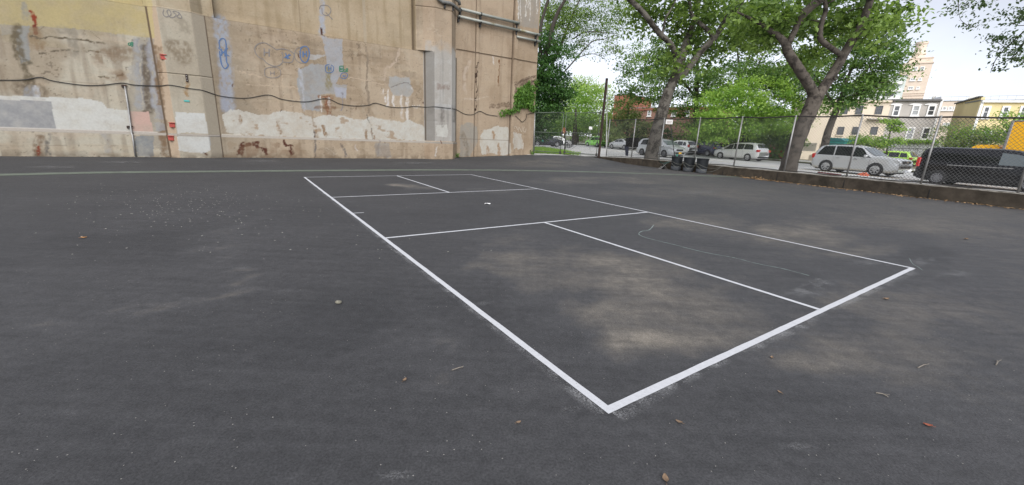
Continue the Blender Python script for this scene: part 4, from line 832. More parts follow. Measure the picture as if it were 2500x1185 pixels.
c = gz(1190, 499); mb = MB(); V = [c+[x, y, z] for x, y, z in ((-.07, -.04, .01), (-.02, -.05, .03), (.06, -.03, .008), (.075, .04, .02), (.02, .045, .012), (-.06, .03, .02), (.0, 0, .03))]; mb.add(V, [(i, (i+1) % 6, 6) for i in range(6)]); tag(mb.build('paper_scrap', mat('white paper', (.75, .74, .72), .9)), 'crumpled white scrap of paper lying between the two cross lines', 'paper')

# ------------------------------------------------------------------ vehicles
def car(name, label, cat, sp):
    L, Wd, paint = sp['L'], sp['W'], sp['paint']; hw0 = Wd/2
    hd = np.array(sp['dir'], float); hd /= np.linalg.norm(hd); rz = math.atan2(hd[1], hd[0])
    xw, R = sp['wheels'], sp['R']
    # anchor: seen contact of one wheel (index, side) in the photo
    k, side, px, py = sp['anchor']; p = street_pt(px, py) if 'z' not in sp else gz(px, py, sp['z'])
    KS = sp.get('scale', 1.); lx = (xw[k]-L/2)*KS; ly = side*(hw0-.10)*KS; c = p[:2]-(hd*lx+np.array([-hd[1], hd[0]])*ly)
    road = -.10 if fst(c)[1] > 6.9 else 0
    zz = sp.get('z', zst(*c)+ROADZ); root = empty(name, (c[0], c[1], zz), label, cat, rz, sp.get('group')); root.scale = (KS, KS, KS)
    T = np.array(sp['top']); Bt = np.array(sp['belt']); ZB = np.array(sp.get('bot', [(0, .34), (.25, .24), (L-.35, .22), (L, .30)]))
    top = lambda x: np.interp(x, T[:, 0], T[:, 1]); belt = lambda x: np.minimum(np.interp(x, Bt[:, 0], Bt[:, 1]), top(x)-.015); zb = lambda x: np.interp(x, ZB[:, 0], ZB[:, 1])
    def hw(x): return hw0*(1-.22*np.clip((.35-x)/.35, 0, 1)**2.2-sp.get('nose', .26)*np.clip((x-(L-.65))/.65, 0, 1)**2.2)
    tum = sp.get('tumble', .36)
    def sec(x):
        b, t, g, h = float(belt(x)), float(top(x)), float(zb(x)), float(hw(x)); wr = max(h-.05-tum*(t-b), .25); e = min(.07, (t-b)*.4)
        return [(0, g), (h-.10, g), (h-.03, g+.10), (h, g+.32*(b-g)), (h-.005, g+.72*(b-g)), (h-.045, b), (wr+.03, t-e), (wr-.07, t-e*.25), (0, t+.015)]
    def side_y(x, z):
        P = sec(x)[1:7]
        for (y0, z0), (y1, z1) in zip(P[:-1], P[1:]):
            if z0 <= z <= z1: return y0+(y1-y0)*(z-z0)/(z1-z0+1e-9)
        return P[0][0] if z < P[0][1] else P[-1][0]
    xs = np.unique(np.concatenate([np.linspace(0, L, 49), T[:, 0]])); V = []; F = []; n = 17
    for x in xs:
        P = sec(x)
        for y, z in P: V.append((x-L/2, -y, z))
        for y, z in P[-2:0:-1]: V.append((x-L/2, y, z))
    n = 16
    for i in range(len(xs)-1):
        for j in range(n): F.append((i*n+j, i*n+(j+1) % n, (i+1)*n+(j+1) % n, (i+1)*n+j))
    F += [tuple(range(n)), tuple((len(xs)-1)*n+j for j in range(n-1, -1, -1))]
    mb = MB(); mb.add(V, F); body = mb.build('body', paint, root, world=False, sm=True)
    LB = dict(parent=root, world=False)
    def patch(nm, m_, fx, nu=10, nv=4, both=True, parent=None):
        for sg in ((1, -1) if both else (1,)):
            V = []; F = []
            for i in range(nu+1):
                for j in range(nv+1): x, y, z = fx(i/nu, j/nv); V.append((x-L/2, sg*y, z))
            for i in range(nu):
                for j in range(nv):
                    q = (i*(nv+1)+j, (i+1)*(nv+1)+j, (i+1)*(nv+1)+j+1, i*(nv+1)+j+1); F.append(q if sg < 0 else q[::-1])
            mb = MB(); mb.add(V, F); o = mb.build(nm, m_, parent or root, world=False, sm=True)
        return o
    for (xa0, xa1, xb0, xb1, t0, t1) in sp['win']:
        def fx(u, v):
            t = t0+(t1-t0)*v; x = (xa0+(xa1-xa0)*v)*(1-u)+(xb0+(xb1-xb0)*v)*u; P = sec(x); (y0, z0), (y1, z1) = P[5], P[6]
            return x, y0+(y1-y0)*t+.008, z0+(z1-z0)*t+.004
        patch('side_window', sp.get('sideglass', M['glass']), fx)
    def scr(x0, x1, wv):
        def fx(u, v):
            x = x0+(x1-x0)*u; P = sec(x); w = (P[6][0]-.02)*(2*v-1)*wv; zz_ = P[8][1]-.015*(abs(2*v-1))**2+.010; return x+(.012 if x1 < x0 else -.012)*0, w, zz_
        return fx
    if 'wind' in sp: patch('windscreen', M['glassclear'], scr(*sp['wind'], .93), 8, 8, False)
    if 'rear' in sp:
        x0, x1 = sp['rear']; patch('rear_window', M['glass'], scr(x0, x1, .86), 8, 8, False)
    for i, x in enumerate(xw):
        for sg in (1, -1):
            # wheel arch: dark recess ring following the side
            V = []; F = []; m_ = 16
            for j in range(m_+1):
                a = math.pi*(-.12+1.24*j/m_)
                for r in (0, R*1.17): xx = x+math.cos(a)*r; z = max(R+math.sin(a)*r, .14); V.append((xx-L/2, sg*(side_y(min(max(xx, .02), L-.02), max(z, float(zb(x))+.11))+.006), z))
            F = [(2*j, 2*j+1, 2*j+3, 2*j+2) for j in range(m_)]
            mb = MB(); mb.add(V, F); mb.build('wheel_arch', M['darktrim'], **LB)
            y1 = sg*(float(hw(x))+.015); d = -sg
            mb = MB(); mb.lathe([(R*.64, 0), (R*.66, d*-.0), (R*.93, d*0), (R, d*.04), (R, d*.19), (R*.9, d*.22), (0, d*.22)], 24, (x-L/2, y1, R), 'y'); tyre = mb.build('wheel', M['tyre'], **LB, sm=True)
            mb = MB(); mb.lathe([(0, d*.035), (R*.60, d*.04), (R*.60, d*.0), (R*.66, -d*.006), (R*.68, d*.004)], 24, (x-L/2, y1, R), 'y')
            mb.lathe([(0, -d*.004), (R*.16, -d*.004), (R*.19, d*.03)], 12, (x-L/2, y1, R), 'y')
            ns = sp.get('spokes', 5)
            for q in range(ns):
                a = 2*math.pi*q/ns+.3; dx, dz = math.cos(a), math.sin(a); c0 = np.array([x-L/2+dx*R*.36, y1+d*.012, R+dz*R*.36]); mb.box(c0, (R*.54, .03, R*.14), ((dx, 0, dz), (0, 1, 0), (-dz, 0, dx)))
            mb.build('rim', sp.get('rimmat', M['rim']), tyre, world=False)
            mb = MB(); mb.lathe([(0, d*.028), (R*.6, d*.03)], 20, (x-L/2, y1+d*-.0, R), 'y'); mb.build('rim_shadow', M['darktrim'], tyre, world=False)
    zm = lambda x, f: float(zb(x))+f*(float(belt(x))-float(zb(x)))
    for sg in (1, -1):
        for x in sp.get('seams', []):
            mb = MB(); prev = None
            for f in np.linspace(.12, .99, 7):
                z = zm(x, f); pnt = np.array([x-L/2, sg*(side_y(x, z)+.002), z])
                if prev is not None: mb.bar(prev, pnt, .014, .006, (0, sg, 0))
                prev = pnt
            mb.build('door_seam', M['darktrim'], **LB)
    for x in sp.get('handles', []):
        for sg in (1, -1): mb = MB(); z = zm(x, .86); mb.box((x-L/2, sg*(side_y(x, z)+.02), z), (.18, .04, .035), None, .008); mb.build('door_handle', sp.get('handlemat', paint), **LB)
    xm = sp.get('mirror')
    if xm:
        for sg in (1, -1): mb = MB(); z = float(belt(xm))+.10; mb.box((xm-L/2, sg*(hw0+.06), z), (.13, .22, .15), None, .03); mb.build('mirror', sp.get('mirmat', paint), **LB)
    def fbox(nm, m_, x, y, z, sx_, sy, sz, b=.015, par=None): mb = MB(); mb.box((x-L/2, y, z), (sx_, sy, sz), None, b); return mb.build(nm, m_, par or root, world=False)
    for a in sp.get('boxes', []): fbox(*a)
    # skirt shadow gap and underbody
    mb = MB(); mb.box((0, 0, float(zb(L/2))+.02), (L*.86, Wd*.86, .16)); mb.build('underbody', M['darktrim'], **LB)
    return root
def fronts(L, W, hz, gz_, tz, plate=None, hl=.30, gw=.5):
    o = []
    for sg in (1, -1): o.append(('headlight', M['clearlamp'], L-.36, sg*(W/2-.30), hz, .42, hl, .15, .04))
    o += [('grille', M['darktrim'], L-.03, 0, gz_, .10, W*gw, .16, .03), ('lower_grille', M['darktrim'], L-.04, 0, gz_-.30, .12, W*.62, .15, .03)]
    if plate: o.append(('number_plate', plate, L+.03, 0, gz_-.28, .02, .36, .14, .005))
    return o
def rears(W, z, w=.22, h=.30, plate=True, x=.10):
    o = [('tail_light', M['redlamp'], x+.02, sg*(W/2-.17), z, .24, w, h, .03) for sg in (1, -1)]
    o.append(('rear_bumper', M['darktrim'], .04, 0, .40, .14, W*.84, .14, .03))
    if plate: o.append(('number_plate', M['plate'], -.02, 0, z-.12, .02, .36, .14, .004))
    return o
NEAR = -FE; FAR = FE
car('silver_suv', 'silver boxy SUV parked behind the fence left of the black van', 'SUV', dict(scale=1.09, L=4.78, W=1.96, R=.365, paint=M['silver'], dir=NEAR, wheels=(1.02, 3.72), anchor=(1, -1, 2133, 430.5), spokes=7,
    nose=.15, top=[(0, .95), (.04, 1.10), (.13, 1.25), (.40, 1.68), (.7, 1.75), (1.5, 1.775), (2.4, 1.755), (2.72, 1.69), (3.46, 1.20), (3.62, 1.15), (4.4, 1.08), (4.64, 1.01), (4.74, .90), (4.78, .70)], belt=[(0, 1.08), (3.6, 1.04), (4.78, .98)],
    win=[(.30, .58, 1.30, 1.24, .06, .97), (1.38, 1.32, 2.32, 2.32, .06, .97), (2.37, 2.37, 3.40, 2.88, .05, .97)], wind=(3.50, 2.80), rear=(.16, .40), seams=(1.36, 2.34, 3.35), handles=(1.62, 2.60), mirror=3.12, handlemat=M['darktrim'],
    boxes=fronts(4.78, 1.96, .88, .88, 0, None, .26)+rears(1.96, 1.02)+[('front_bumper', M['darktrim'], 4.66, 0, .40, .22, 1.62, .22, .06), ('badge', M['chrome'], 4.80, 0, .89, .02, .13, .11, .02), ('rub_strip', M['silver'], 2.35, .955, .62, 1.9, .06, .09, .02), ('rub_strip', M['silver'], 2.35, -.955, .62, 1.9, .06, .09, .02),
           ('roof_rail', M['darktrim'], 1.5, .62, 1.82, 1.9, .04, .04, .01), ('roof_rail', M['darktrim'], 1.5, -.62, 1.82, 1.9, .04, .04, .01)]))
van_top = [(0, .95), (.03, 1.2), (.13, 1.72), (.30, 1.86), (.6, 1.91), (3.0, 1.90), (3.5, 1.84), (3.85, 1.72), (4.62, 1.16), (4.75, 1.10), (5.0, .98), (5.14, .65)]
car('black_van', 'long glossy black delivery van parked behind the fence at the far right', 'van', dict(scale=1.07, sideglass=M['glassclear'], L=5.14, W=1.93, R=.345, paint=M['blackpaint'], dir=NEAR, wheels=(1.02, 4.22), anchor=(0, -1, 2284, 449), spokes=12, rimmat=mat('dull steel rim', (.20, .20, .21), .5, .5), tumble=.20,
    top=van_top, belt=[(0, 1.14), (5.14, 1.08)], win=[(3.02, 3.02, 4.50, 3.92, .06, .84)], wind=(4.58, 3.92), rear=(.08, .16), seams=(1.9, 2.95, 4.40), handles=(3.2, 2.75), mirror=4.15, handlemat=M['blackpaint'], mirmat=M['blackpaint'],
    boxes=fronts(5.14, 1.93, .84, .80, 0, None)+[('tail_light', M['redlamp'], .09, sg*.88, 1.10, .16, .14, .50, .03) for sg in (1, -1)]+[('side_rail', M['galv'], 2.4, sg*.935, 1.02, 2.3, .03, .04, .008) for sg in (1, -1)]+[('rear_bumper', M['darktrim'], .05, 0, .42, .16, 1.6, .2, .03)]))
mv_top = [(0, .80), (.04, 1.00), (.16, 1.22), (.50, 1.66), (.75, 1.72), (1.6, 1.76), (2.7, 1.74), (3.3, 1.62), (4.25, 1.10), (4.45, 1.04), (4.9, .88), (5.08, .76), (5.14, .55)]
car('silver_minivan', 'pale silver minivan driving away in the far lane between two slanted fence posts', 'minivan', dict(L=5.14, W=1.95, R=.335, paint=M['paleSilver'], dir=FAR, wheels=(1.05, 4.13), anchor=(0, 1, 1824, 393.6), spokes=6,
    top=mv_top, belt=[(0, 1.06), (5.14, .98)], win=[(.62, .80, 1.62, 1.62, .10, .90), (1.68, 1.68, 2.80, 2.80, .10, .90), (2.88, 2.88, 4.02, 3.28, .08, .88)], wind=(4.14, 3.40), rear=(.20, .47), seams=(1.65, 2.85, 4.0), handles=(1.95, 3.05), mirror=3.85,
    boxes=fronts(5.14, 1.95, .76, .70, 0)+rears(1.95, 1.0, .34, .22, False, .12)+[('number_plate', M['white'], .06, 0, .86, .02, .36, .14, .004)]))
car('grey_minivan', 'light grey minivan with yellow front plate parked behind the leaning tree', 'minivan', dict(L=5.08, W=1.98, R=.335, paint=M['silver'], dir=NEAR, wheels=(1.0, 4.03), anchor=(1, -1, 1621, 384.8), spokes=10, rimmat=mat('dark rim', (.12, .12, .125), .4, .5),
    top=mv_top[:-2]+[(5.0, .74), (5.08, .52)], belt=[(0, 1.06), (5.08, .98)], win=[(.62, .80, 1.62, 1.62, .10, .90), (1.68, 1.68, 2.72, 2.72, .10, .90), (2.80, 2.80, 3.96, 3.24, .08, .88)], wind=(4.14, 3.40), rear=(.20, .47), seams=(1.65, 2.76, 3.95), handles=(1.95, 3.0), mirror=3.75,
    boxes=fronts(5.08, 1.98, .78, .74, 0, M['plate'], .30, .42)+[('bumper_bar', M['silver'], 5.02, 0, .60, .10, 1.5, .10, .03)]+rears(1.98, 1.02)))
cx_top = [(0, .85), (.05, 1.05), (.22, 1.30), (.50, 1.58), (.8, 1.65), (1.6, 1.68), (2.2, 1.64), (2.6, 1.52), (3.25, 1.08), (3.45, 1.03), (4.1, .90), (4.33, .78), (4.43, .55)]
cx_win = [(.42, .60, .98, .98, .10, .85), (1.04, 1.04, 1.86, 1.86, .10, .88), (1.93, 1.93, 3.02, 2.56, .08, .88)]
car('blue_crossover', 'dark blue crossover ahead of the silver minivan in the far lane', 'car', dict(L=4.43, W=1.81, R=.335, paint=M['bluegrey'], dir=FAR, wheels=(.92, 3.52), anchor=(0, 1, 1727, 382), spokes=6, top=cx_top, belt=[(0, 1.02), (4.43, .95)], win=cx_win, wind=(3.16, 2.64), rear=(.12, .46),
    seams=(1.0, 1.9, 3.0), handles=(1.2, 2.1), mirror=2.85, boxes=fronts(4.43, 1.81, .74, .70, 0)+rears(1.81, .98, .34, .17, False)))
car('green_cab', 'bright apple green taxi with roof light beside the tall rusty post', 'taxi', dict(L=4.45, W=1.80, R=.34, paint=M['cabgreen'], dir=FAR, wheels=(.90, 3.52), anchor=(1, 1, 1434.6, 357.8), spokes=6, top=cx_top[:-2]+[(4.35, .8), (4.45, .55)], belt=[(0, 1.02), (4.45, .95)], win=cx_win, wind=(3.16, 2.64), rear=(.12, .46), z=.57,
    seams=(1.0, 1.9, 3.0), handles=(1.2, 2.1), mirror=2.85, boxes=fronts(4.45, 1.8, .74, .70, 0)+rears(1.80, 1.08, .2, .36, True)+[('roof_light', M['white'], 2.0, 0, 1.74, .18, .42, .16, .04)]))
sd_top = [(0, .62), (.06, .92), (.5, 1.02), (.95, 1.10), (1.5, 1.38), (1.9, 1.45), (2.5, 1.44), (2.85, 1.36), (3.5, 1.0), (3.7, .95), (4.3, .80), (4.5, .50)]
car('silver_sedan', 'silver sedan following the green taxi near the black board', 'sedan', dict(L=4.5, W=1.78, R=.31, paint=M['silver'], dir=FAR, wheels=(.95, 3.6), anchor=(1, 1, 1494, 363.5), spokes=6, z=.52, top=sd_top, belt=[(0, .92), (1.0, .97), (4.5, .88)], win=[(1.18, 1.42, 1.52, 1.56, .12, .80), (1.60, 1.62, 2.30, 2.30, .12, .88), (2.36, 2.36, 3.28, 2.86, .10, .86)], wind=(3.40, 2.92), rear=(1.02, 1.46),
    seams=(1.5, 2.33, 3.3), handles=(1.75, 2.5), mirror=3.1, boxes=fronts(4.5, 1.78, .68, .62, 0)+rears(1.78, .84, .26, .15, False)))
car('white_crossover', 'white crossover showing its roof behind the grey minivan', 'car', dict(L=4.43, W=1.81, R=.335, paint=M['white'], dir=FAR, wheels=(.92, 3.52), anchor=(0, 1, 1664, 378), spokes=6, top=cx_top, belt=[(0, 1.02), (4.43, .95)], win=cx_win, wind=(3.16, 2.64), rear=(.12, .46), boxes=fronts(4.43, 1.81, .74, .70, 0)+rears(1.81, 1.05, .2, .3, False)))
car('lime_cab', 'lime green taxi half hidden behind the silver SUV', 'taxi', dict(L=4.45, W=1.80, R=.34, paint=M['lime'], dir=FAR, wheels=(.90, 3.52), anchor=(0, 1, 2190, 413), spokes=6, top=[(0, .85), (.05, 1.05), (.20, 1.34), (.40, 1.62)]+cx_top[4:-2]+[(4.35, .8), (4.45, .55)], belt=[(0, 1.06), (4.45, .95)], win=[(.36, .52, .98, .98, .10, .85)]+cx_win[1:], wind=(3.16, 2.64), rear=(.10, .38), seams=(1.0, 1.9, 3.0), handles=(1.2, 2.1),
    boxes=fronts(4.45, 1.8, .74, .70, 0)+rears(1.80, 1.02, .3, .16, False)))
car('dark_suv', 'dark SUV with teal door emblem seen through the left gate leaf', 'SUV', dict(L=4.7, W=1.88, R=.36, paint=mat('charcoal car paint', (.025, .028, .035), .25, coat=.6), dir=(.97, .24), wheels=(.98, 3.72), anchor=(1, -1, 1359, 359.5), z=.50, spokes=6,
    top=cx_top[:6]+[(2.2, 1.66), (2.7, 1.54), (3.4, 1.12), (3.65, 1.05), (4.4, .93), (4.6, .8), (4.7, .55)], belt=[(0, 1.05), (4.7, .98)], win=[(.42, .60, 1.08, 1.08, .10, .85), (1.14, 1.14, 2.0, 2.0, .10, .88), (2.06, 2.06, 3.15, 2.66, .08, .88)], wind=(3.3, 2.76), rear=(.12, .46), mirror=2.95,
    boxes=fronts(4.7, 1.88, .78, .74, 0)+rears(1.88, 1.0)+[('door_emblem', M['teal'], 1.7, -.945, .72, .26, .012, .26, .002), ('silver_roof', M['paleSilver'], 1.75, 0, 1.68, 1.9, 1.0, .03, .01)]))
car('white_sedan', 'white car parked behind the dark SUV beyond the left gate leaf', 'sedan', dict(L=4.5, W=1.78, R=.31, paint=M['white'], dir=(.99, .1), wheels=(.95, 3.6), anchor=(1, -1, 1382, 357), z=.52, spokes=6, top=sd_top, belt=[(0, .92), (1.0, .97), (4.5, .88)], win=[(1.60, 1.62, 2.30, 2.30, .12, .88), (2.36, 2.36, 3.28, 2.86, .10, .86)], wind=(3.40, 2.92), rear=(1.02, 1.46), boxes=fronts(4.5, 1.78, .68, .62, 0)))
car('red_pickup', 'red pickup tail showing just right of the silver minivan', 'pickup', dict(L=5.2, W=1.9, R=.36, paint=M['redcar'], dir=FAR, wheels=(1.1, 4.3), anchor=(0, 1, 1891, 391.6), spokes=6, top=[(0, .95), (.05, 1.06), (2.0, 1.06), (2.05, 1.2), (2.3, 1.70), (3.2, 1.72), (3.4, 1.66), (4.0, 1.12), (5.0, 1.0), (5.2, .6)], belt=[(0, 1.04), (5.2, 1.0)], win=[(2.35, 2.4, 3.78, 3.36, .1, .88)], wind=(3.92, 3.44),
    boxes=rears(1.9, .85, .14, .3, False)))
# yellow box truck
tp = street_pt(2420, 412); q = np.array([*fxy(4.9, 17.0)]); hd = FAR
tr = empty('yellow_truck', (q[0], q[1], zst(*q)+ROADZ), 'yellow box truck with grey corner posts at the right edge beyond the black van', 'truck', math.atan2(hd[1], hd[0]))
def tb(nm, m_, c, s, b=.03, par=None): mb = MB(); mb.box(c, s, None, b); return mb.build(nm, m_, par or tr, world=False)
tb('cargo_box', M['yellow'], (-2.2, 0, 2.28), (4.6, 2.36, 2.7), .04); 
for y in (-1.17, 1.17):
    for x in (.10, -4.5): tb('corner_post', M['galv'], (x, y, 2.28), (.12, .10, 2.74), .02)
    tb('bottom_rail', M['galv'], (-2.2, y, .98), (4.5, .08, .14), .01); tb('rub_rail', M['galv'], (-2.0, y*1.012, 1.75), (4.3, .05, .05), .01)
tb('roof_rail', M['galv'], (-2.2, 0, 3.65), (4.66, 2.42, .08), .03)
mb = MB(); prof = [(.35, .55), (2.55, .55), (2.62, .9), (2.52, 1.28), (1.95, 1.42), (1.45, 2.18), (1.25, 2.30), (.45, 2.32), (.35, 2.2)]
V = []; 
for (x, z) in prof:
    w = 1.02-.10*max(0, (z-1.4)/.9); V += [(x, -w, z), (x, w, z)]
k = len(prof); mb.add(V, [(2*i, 2*((i+1) % k), 2*((i+1) % k)+1, 2*i+1) for i in range(k)]+[tuple(2*i for i in range(k-1, -1, -1)), tuple(2*i+1 for i in range(k))]); cab = mb.build('cab', M['yellow'], tr, world=False)
for sg in (1, -1):
    mb = MB(); pw = [(.62, 1.42), (1.72, 1.42), (1.36, 2.08), (.66, 2.12)]; V = [(x, sg*(1.03-.10*max(0, (z-1.4)/.9)), z) for x, z in pw]; mb.add(V, [(0, 1, 2, 3) if sg < 0 else (3, 2, 1, 0)]); mb.build('cab_window', M['glass'], cab, world=False)
    tb('door_handle', M['darktrim'], (.75, sg*1.03, 1.22), (.16, .03, .05), .008, cab); tb('mirror', M['darktrim'], (1.72, sg*1.22, 1.62), (.12, .2, .34), .03, cab)
    for x in (1.75, -3.2):
        mb = MB(); mb.lathe([(.0, 0), (.22, 0), (.24, -sg*.02), (.40, 0), (.42, -sg*.05), (.42, -sg*.24), (0, -sg*.24)], 24, (x, sg*1.06, .42), 'y'); w_ = mb.build('wheel', M['tyre'], tr, world=False, sm=True)
        mb = MB(); mb.lathe([(0, sg*.012), (.20, sg*.012), (.235, -sg*.01)], 16, (x, sg*1.06, .42), 'y'); mb.build('rim', M['rim'], w_, world=False)
mb = MB(); mb.add([(1.92, -.86, 1.46), (1.92, .86, 1.46), (1.48, .80, 2.14), (1.48, -.80, 2.14)], [(0, 1, 2, 3)]); mb.v = [(x+.03, y, z+.02) for x, y, z in mb.v]; mb.build('windscreen', M['glassclear'], cab, world=False)
tb('chassis', M['darktrim'], (-1.6, 0, .72), (6.2, 1.1, .28), .02); tb('headlight', M['clearlamp'], (2.56, -.75, .98), (.12, .32, .18), .03, cab); tb('headlight', M['clearlamp'], (2.56, .75, .98), (.12, .32, .18), .03, cab)

# ------------------------------------------------------------------ buildings beyond the street
def A3(x, y, D): return atd(x, y, D)
M['cream'] = mat('cream stucco', (.68, .585, .46), .9, var=.06, vscale=1.2); M['greystucco'] = mat('grey stucco', (.44, .41, .375), .9, var=.08, vscale=1.2); M['yellowst'] = mat('yellow stucco', (.70, .58, .31), .9, var=.06, vscale=1.2)
M['tanst'] = mat('tan brick', (.66, .55, .445), .9, var=.08, vscale=2); M['brick'] = mat('red brick', (.30, .115, .075), .9, var=.18, vscale=3); M['brickpale'] = mat('faded pink brick', (.30, .17, .125), .9, var=.14, vscale=3)
M['whitetrim'] = mat('white trim', (.78, .77, .75), .6, var=.03); M['cornice'] = mat('dark cornice', (.10, .095, .09), .7); M['pane'] = mat('window pane', (.05, .055, .06), .08, spec=.8); M['blind'] = mat('window with pale blind', (.30, .31, .31), .15, spec=.6, var=.2, vscale=4)
M['roofgrey'] = mat('flat roof felt', (.2, .2, .2), .9)
class Facade:
    def __init__(s, P, Q): s.P = np.array(P[:2], float); s.Q = np.array(Q[:2], float); s.L = np.linalg.norm(s.Q-s.P); s.u = (s.Q-s.P)/s.L; s.n = np.array([s.u[1], -s.u[0]])
    def px(s, x, y): p = onplane(x, y, s.P, s.Q); return float((p[:2]-s.P)@s.u), float(p[2])
    def pt(s, a, z, d=0): q = s.P+s.u*a+s.n*d; return np.array([q[0], q[1], z])
    @property
    def ax(s): return ((*s.u, 0), (*s.n, 0), (0, 0, 1))
def block(name, fc, s0, s1, z0, z1, depth, m_, root, roof=True):
    mb = MB(); mb.box(fc.pt((s0+s1)/2, (z0+z1)/2, -depth/2), (s1-s0, depth, z1-z0), fc.ax); w = mb.build(name, m_, root)
    if roof: mb = MB(); mb.box(fc.pt((s0+s1)/2, z1+.06, -depth/2), (s1-s0+.12, depth+.12, .12), fc.ax); mb.build('roof', M['roofgrey'], root)
    return w
def window(fc, x0, x1, y0, y1, root, fm, pm, fw=.10, mull=(1, 1), sill=True):
    s0, _ = fc.px(x0, (y0+y1)/2); s1, _ = fc.px(x1, (y0+y1)/2); _, zt = fc.px((x0+x1)/2, y0); _, zb_ = fc.px((x0+x1)/2, y1)
    cs, cz, w, h = (s0+s1)/2, (zt+zb_)/2, s1-s0, zt-zb_; mb = MB()
    for (a, z, sx_, sz) in ((s0+fw/2, cz, fw, h), (s1-fw/2, cz, fw, h), (cs, zt-fw/2, w-2*fw, fw), (cs, zb_+fw/2, w-2*fw, fw)): mb.box(fc.pt(a, z, .03), (sx_, .12, sz), fc.ax)
    for k in range(1, mull[1]+1): mb.box(fc.pt(cs, zb_+h*k/(mull[1]+1), .035), (w-2*fw, .06, .06), fc.ax)
    for k in range(1, mull[0]): mb.box(fc.pt(s0+w*k/mull[0], cz, .03), (.05, .06, h-2*fw), fc.ax)
    f = mb.build('window', fm, root); mb = MB(); mb.box(fc.pt(cs, cz, .012), (w-2*fw, .02, h-2*fw), fc.ax); mb.build('pane', pm, f)
    if sill: mb = MB(); mb.box(fc.pt(cs, zb_-.06, .08), (w+.16, .2, .12), fc.ax); mb.build('sill', fm if fm is M['whitetrim'] else M['cream'], f)
RowP, RowQ = (39.1, 57.0), (50.5, 51.8); fr = Facade(RowP, RowQ)
s_a = fr.px(1958, 280)[0]; s_b = fr.px(2178, 247)[0]; s_c = fr.px(2297, 247)[0]; zr = fr.px(2200, 246)[1]; z00 = zst(*fr.P)-.2
cr = empty('cream_house', fr.pt((s_a+s_b)/2, z00), 'two storey cream stucco row house with dark barred windows', 'house')
block('wall', fr, s_a, s_b-.005, z00, zr, 9, M['cream'], cr)
mb = MB(); mb.box(fr.pt((s_a+s_b)/2, zr-.1, .12), (s_b-s_a-.02, .26, .22), fr.ax); mb.build('cornice', M['cream'], cr)
M['darkframe'] = mat('dark window frame', (.09, .09, .095), .6)
for r in ((2053, 2070, 261, 280), (2089, 2106, 258.7, 280.5), (2137, 2154, 258.5, 280.5), (2044, 2060, 310, 330), (2080, 2096, 310, 330), (2125, 2142, 310, 330)): window(fr, *r, cr, M['darkframe'], M['pane'], .06, (3, 2))
a, z = fr.px(2140, 291.5); mb = MB(); mb.box(fr.pt(a, z, .35), (1.9, .7, .12), fr.ax); mb.build('balcony_ledge', M['greystucco'], cr)
gr = empty('grey_house', fr.pt((s_b+s_c)/2, z00), 'two storey grey stucco row house with white arched window frames', 'house')
block('wall', fr, s_b+.005, s_c, z00, zr+.05, 9, M['greystucco'], gr)
mb = MB(); mb.box(fr.pt((s_b+s_c)/2, zr+.02, .18), (s_c-s_b, .36, .2), fr.ax); mb.build('cornice', M['cornice'], gr)
for r in ((2179, 2197, 257, 285), (2225, 2245, 257, 283.5), (2263, 2283, 257, 284), (2211, 2231, 311, 341.5), (2249, 2270, 311, 341.5)): window(fr, *r, gr, M['whitetrim'], M['blind'] if r[0] in (2225, 2211) else M['pane'], .14, (1, 1))
for r in ((2179, 2197, 257), (2225, 2245, 257), (2263, 2283, 257)):
    a, z = fr.px((r[0]+r[1])/2, r[2]); mb = MB(); mb.prism([fr.pt(a+.62*math.cos(t), z+.22*math.sin(t), .02) for t in np.linspace(0, math.pi, 9)], (*(fr.n*.08), 0)); mb.build('arch', M['whitetrim'], gr)
mb = MB(); mb.box(fr.pt(s_c+.08, (z00+zr)/2+.1, .02), (.22, .14, zr-z00+.5), fr.ax); mb.build('corner_board', M['whitetrim'], gr)
mb = MB(); q0 = fr.pt(s_c+.05, zr+.25, 0); q1 = fr.pt(s_c+.05, zr+.1, -4); mb.bar(q0, q1, .18, .5); mb.build('parapet', M['whitetrim'], gr)
def dish(px, py, D, r, lab, par, yaw):
    c = A3(px, py, D); R_ = empty('satellite_dish', c-[0, 0, 1.0], lab, 'dish'); mb = MB(); mb.lathe([(0, 0), (r*.5, .03), (r, .12), (r, .14), (r*.5, .05), (0, .02)], 18, (0, 0, 0), 'y'); m3_ = Matrix.Rotation(yaw, 3, 'Z') @ Matrix.Rotation(.35, 3, 'X'); mb.v = [tuple(np.array(m3_ @ Vector(v))+c) for v in mb.v]; mb.build('dish', M['whitetrim'], R_, sm=True); mb = MB(); mb.tube([c, c-[0, 0, 1.3]], .04, 6); mb.build('mast', M['galv'], R_)
dish(2284, 236, 55, .42, 'small pale satellite dish on the grey house roof', gr, .5); dish(2378, 240, 52, .75, 'large pale satellite dish on the yellow house roof', gr, .3)
yl = Facade(A3(2396, 247, 46), A3(2520, 247, 44.4)); zy = yl.px(2440, 247)[1]; L_ = yl.px(2560, 270)[0]
yh = empty('yellow_house', yl.pt(L_/2, 0), 'yellow stucco house with white window frames at the right edge', 'house')
block('wall', yl, 0, L_, 0, zy, 3, M['yellowst'], yh)
sw = Facade(A3(2335, 252, 52.8), A3(2396, 240, 46.05)); mb = MB(); zl = sw.px(2336, 254)[1]; zh = sw.px(2395, 238)[1]
mb.prism([sw.pt(0, 0), sw.pt(sw.L-.01, 0), sw.pt(sw.L-.01, zh), sw.pt(0, zl)], (*(-sw.n*.3), 0)); mb.build('side_wall', M['yellowst'], yh)
mb = MB(); mb.bar(sw.pt(0, zl+.06, .05), sw.pt(sw.L, zh+.06, .05), .3, .14); mb.build('coping', M['cornice'], yh)
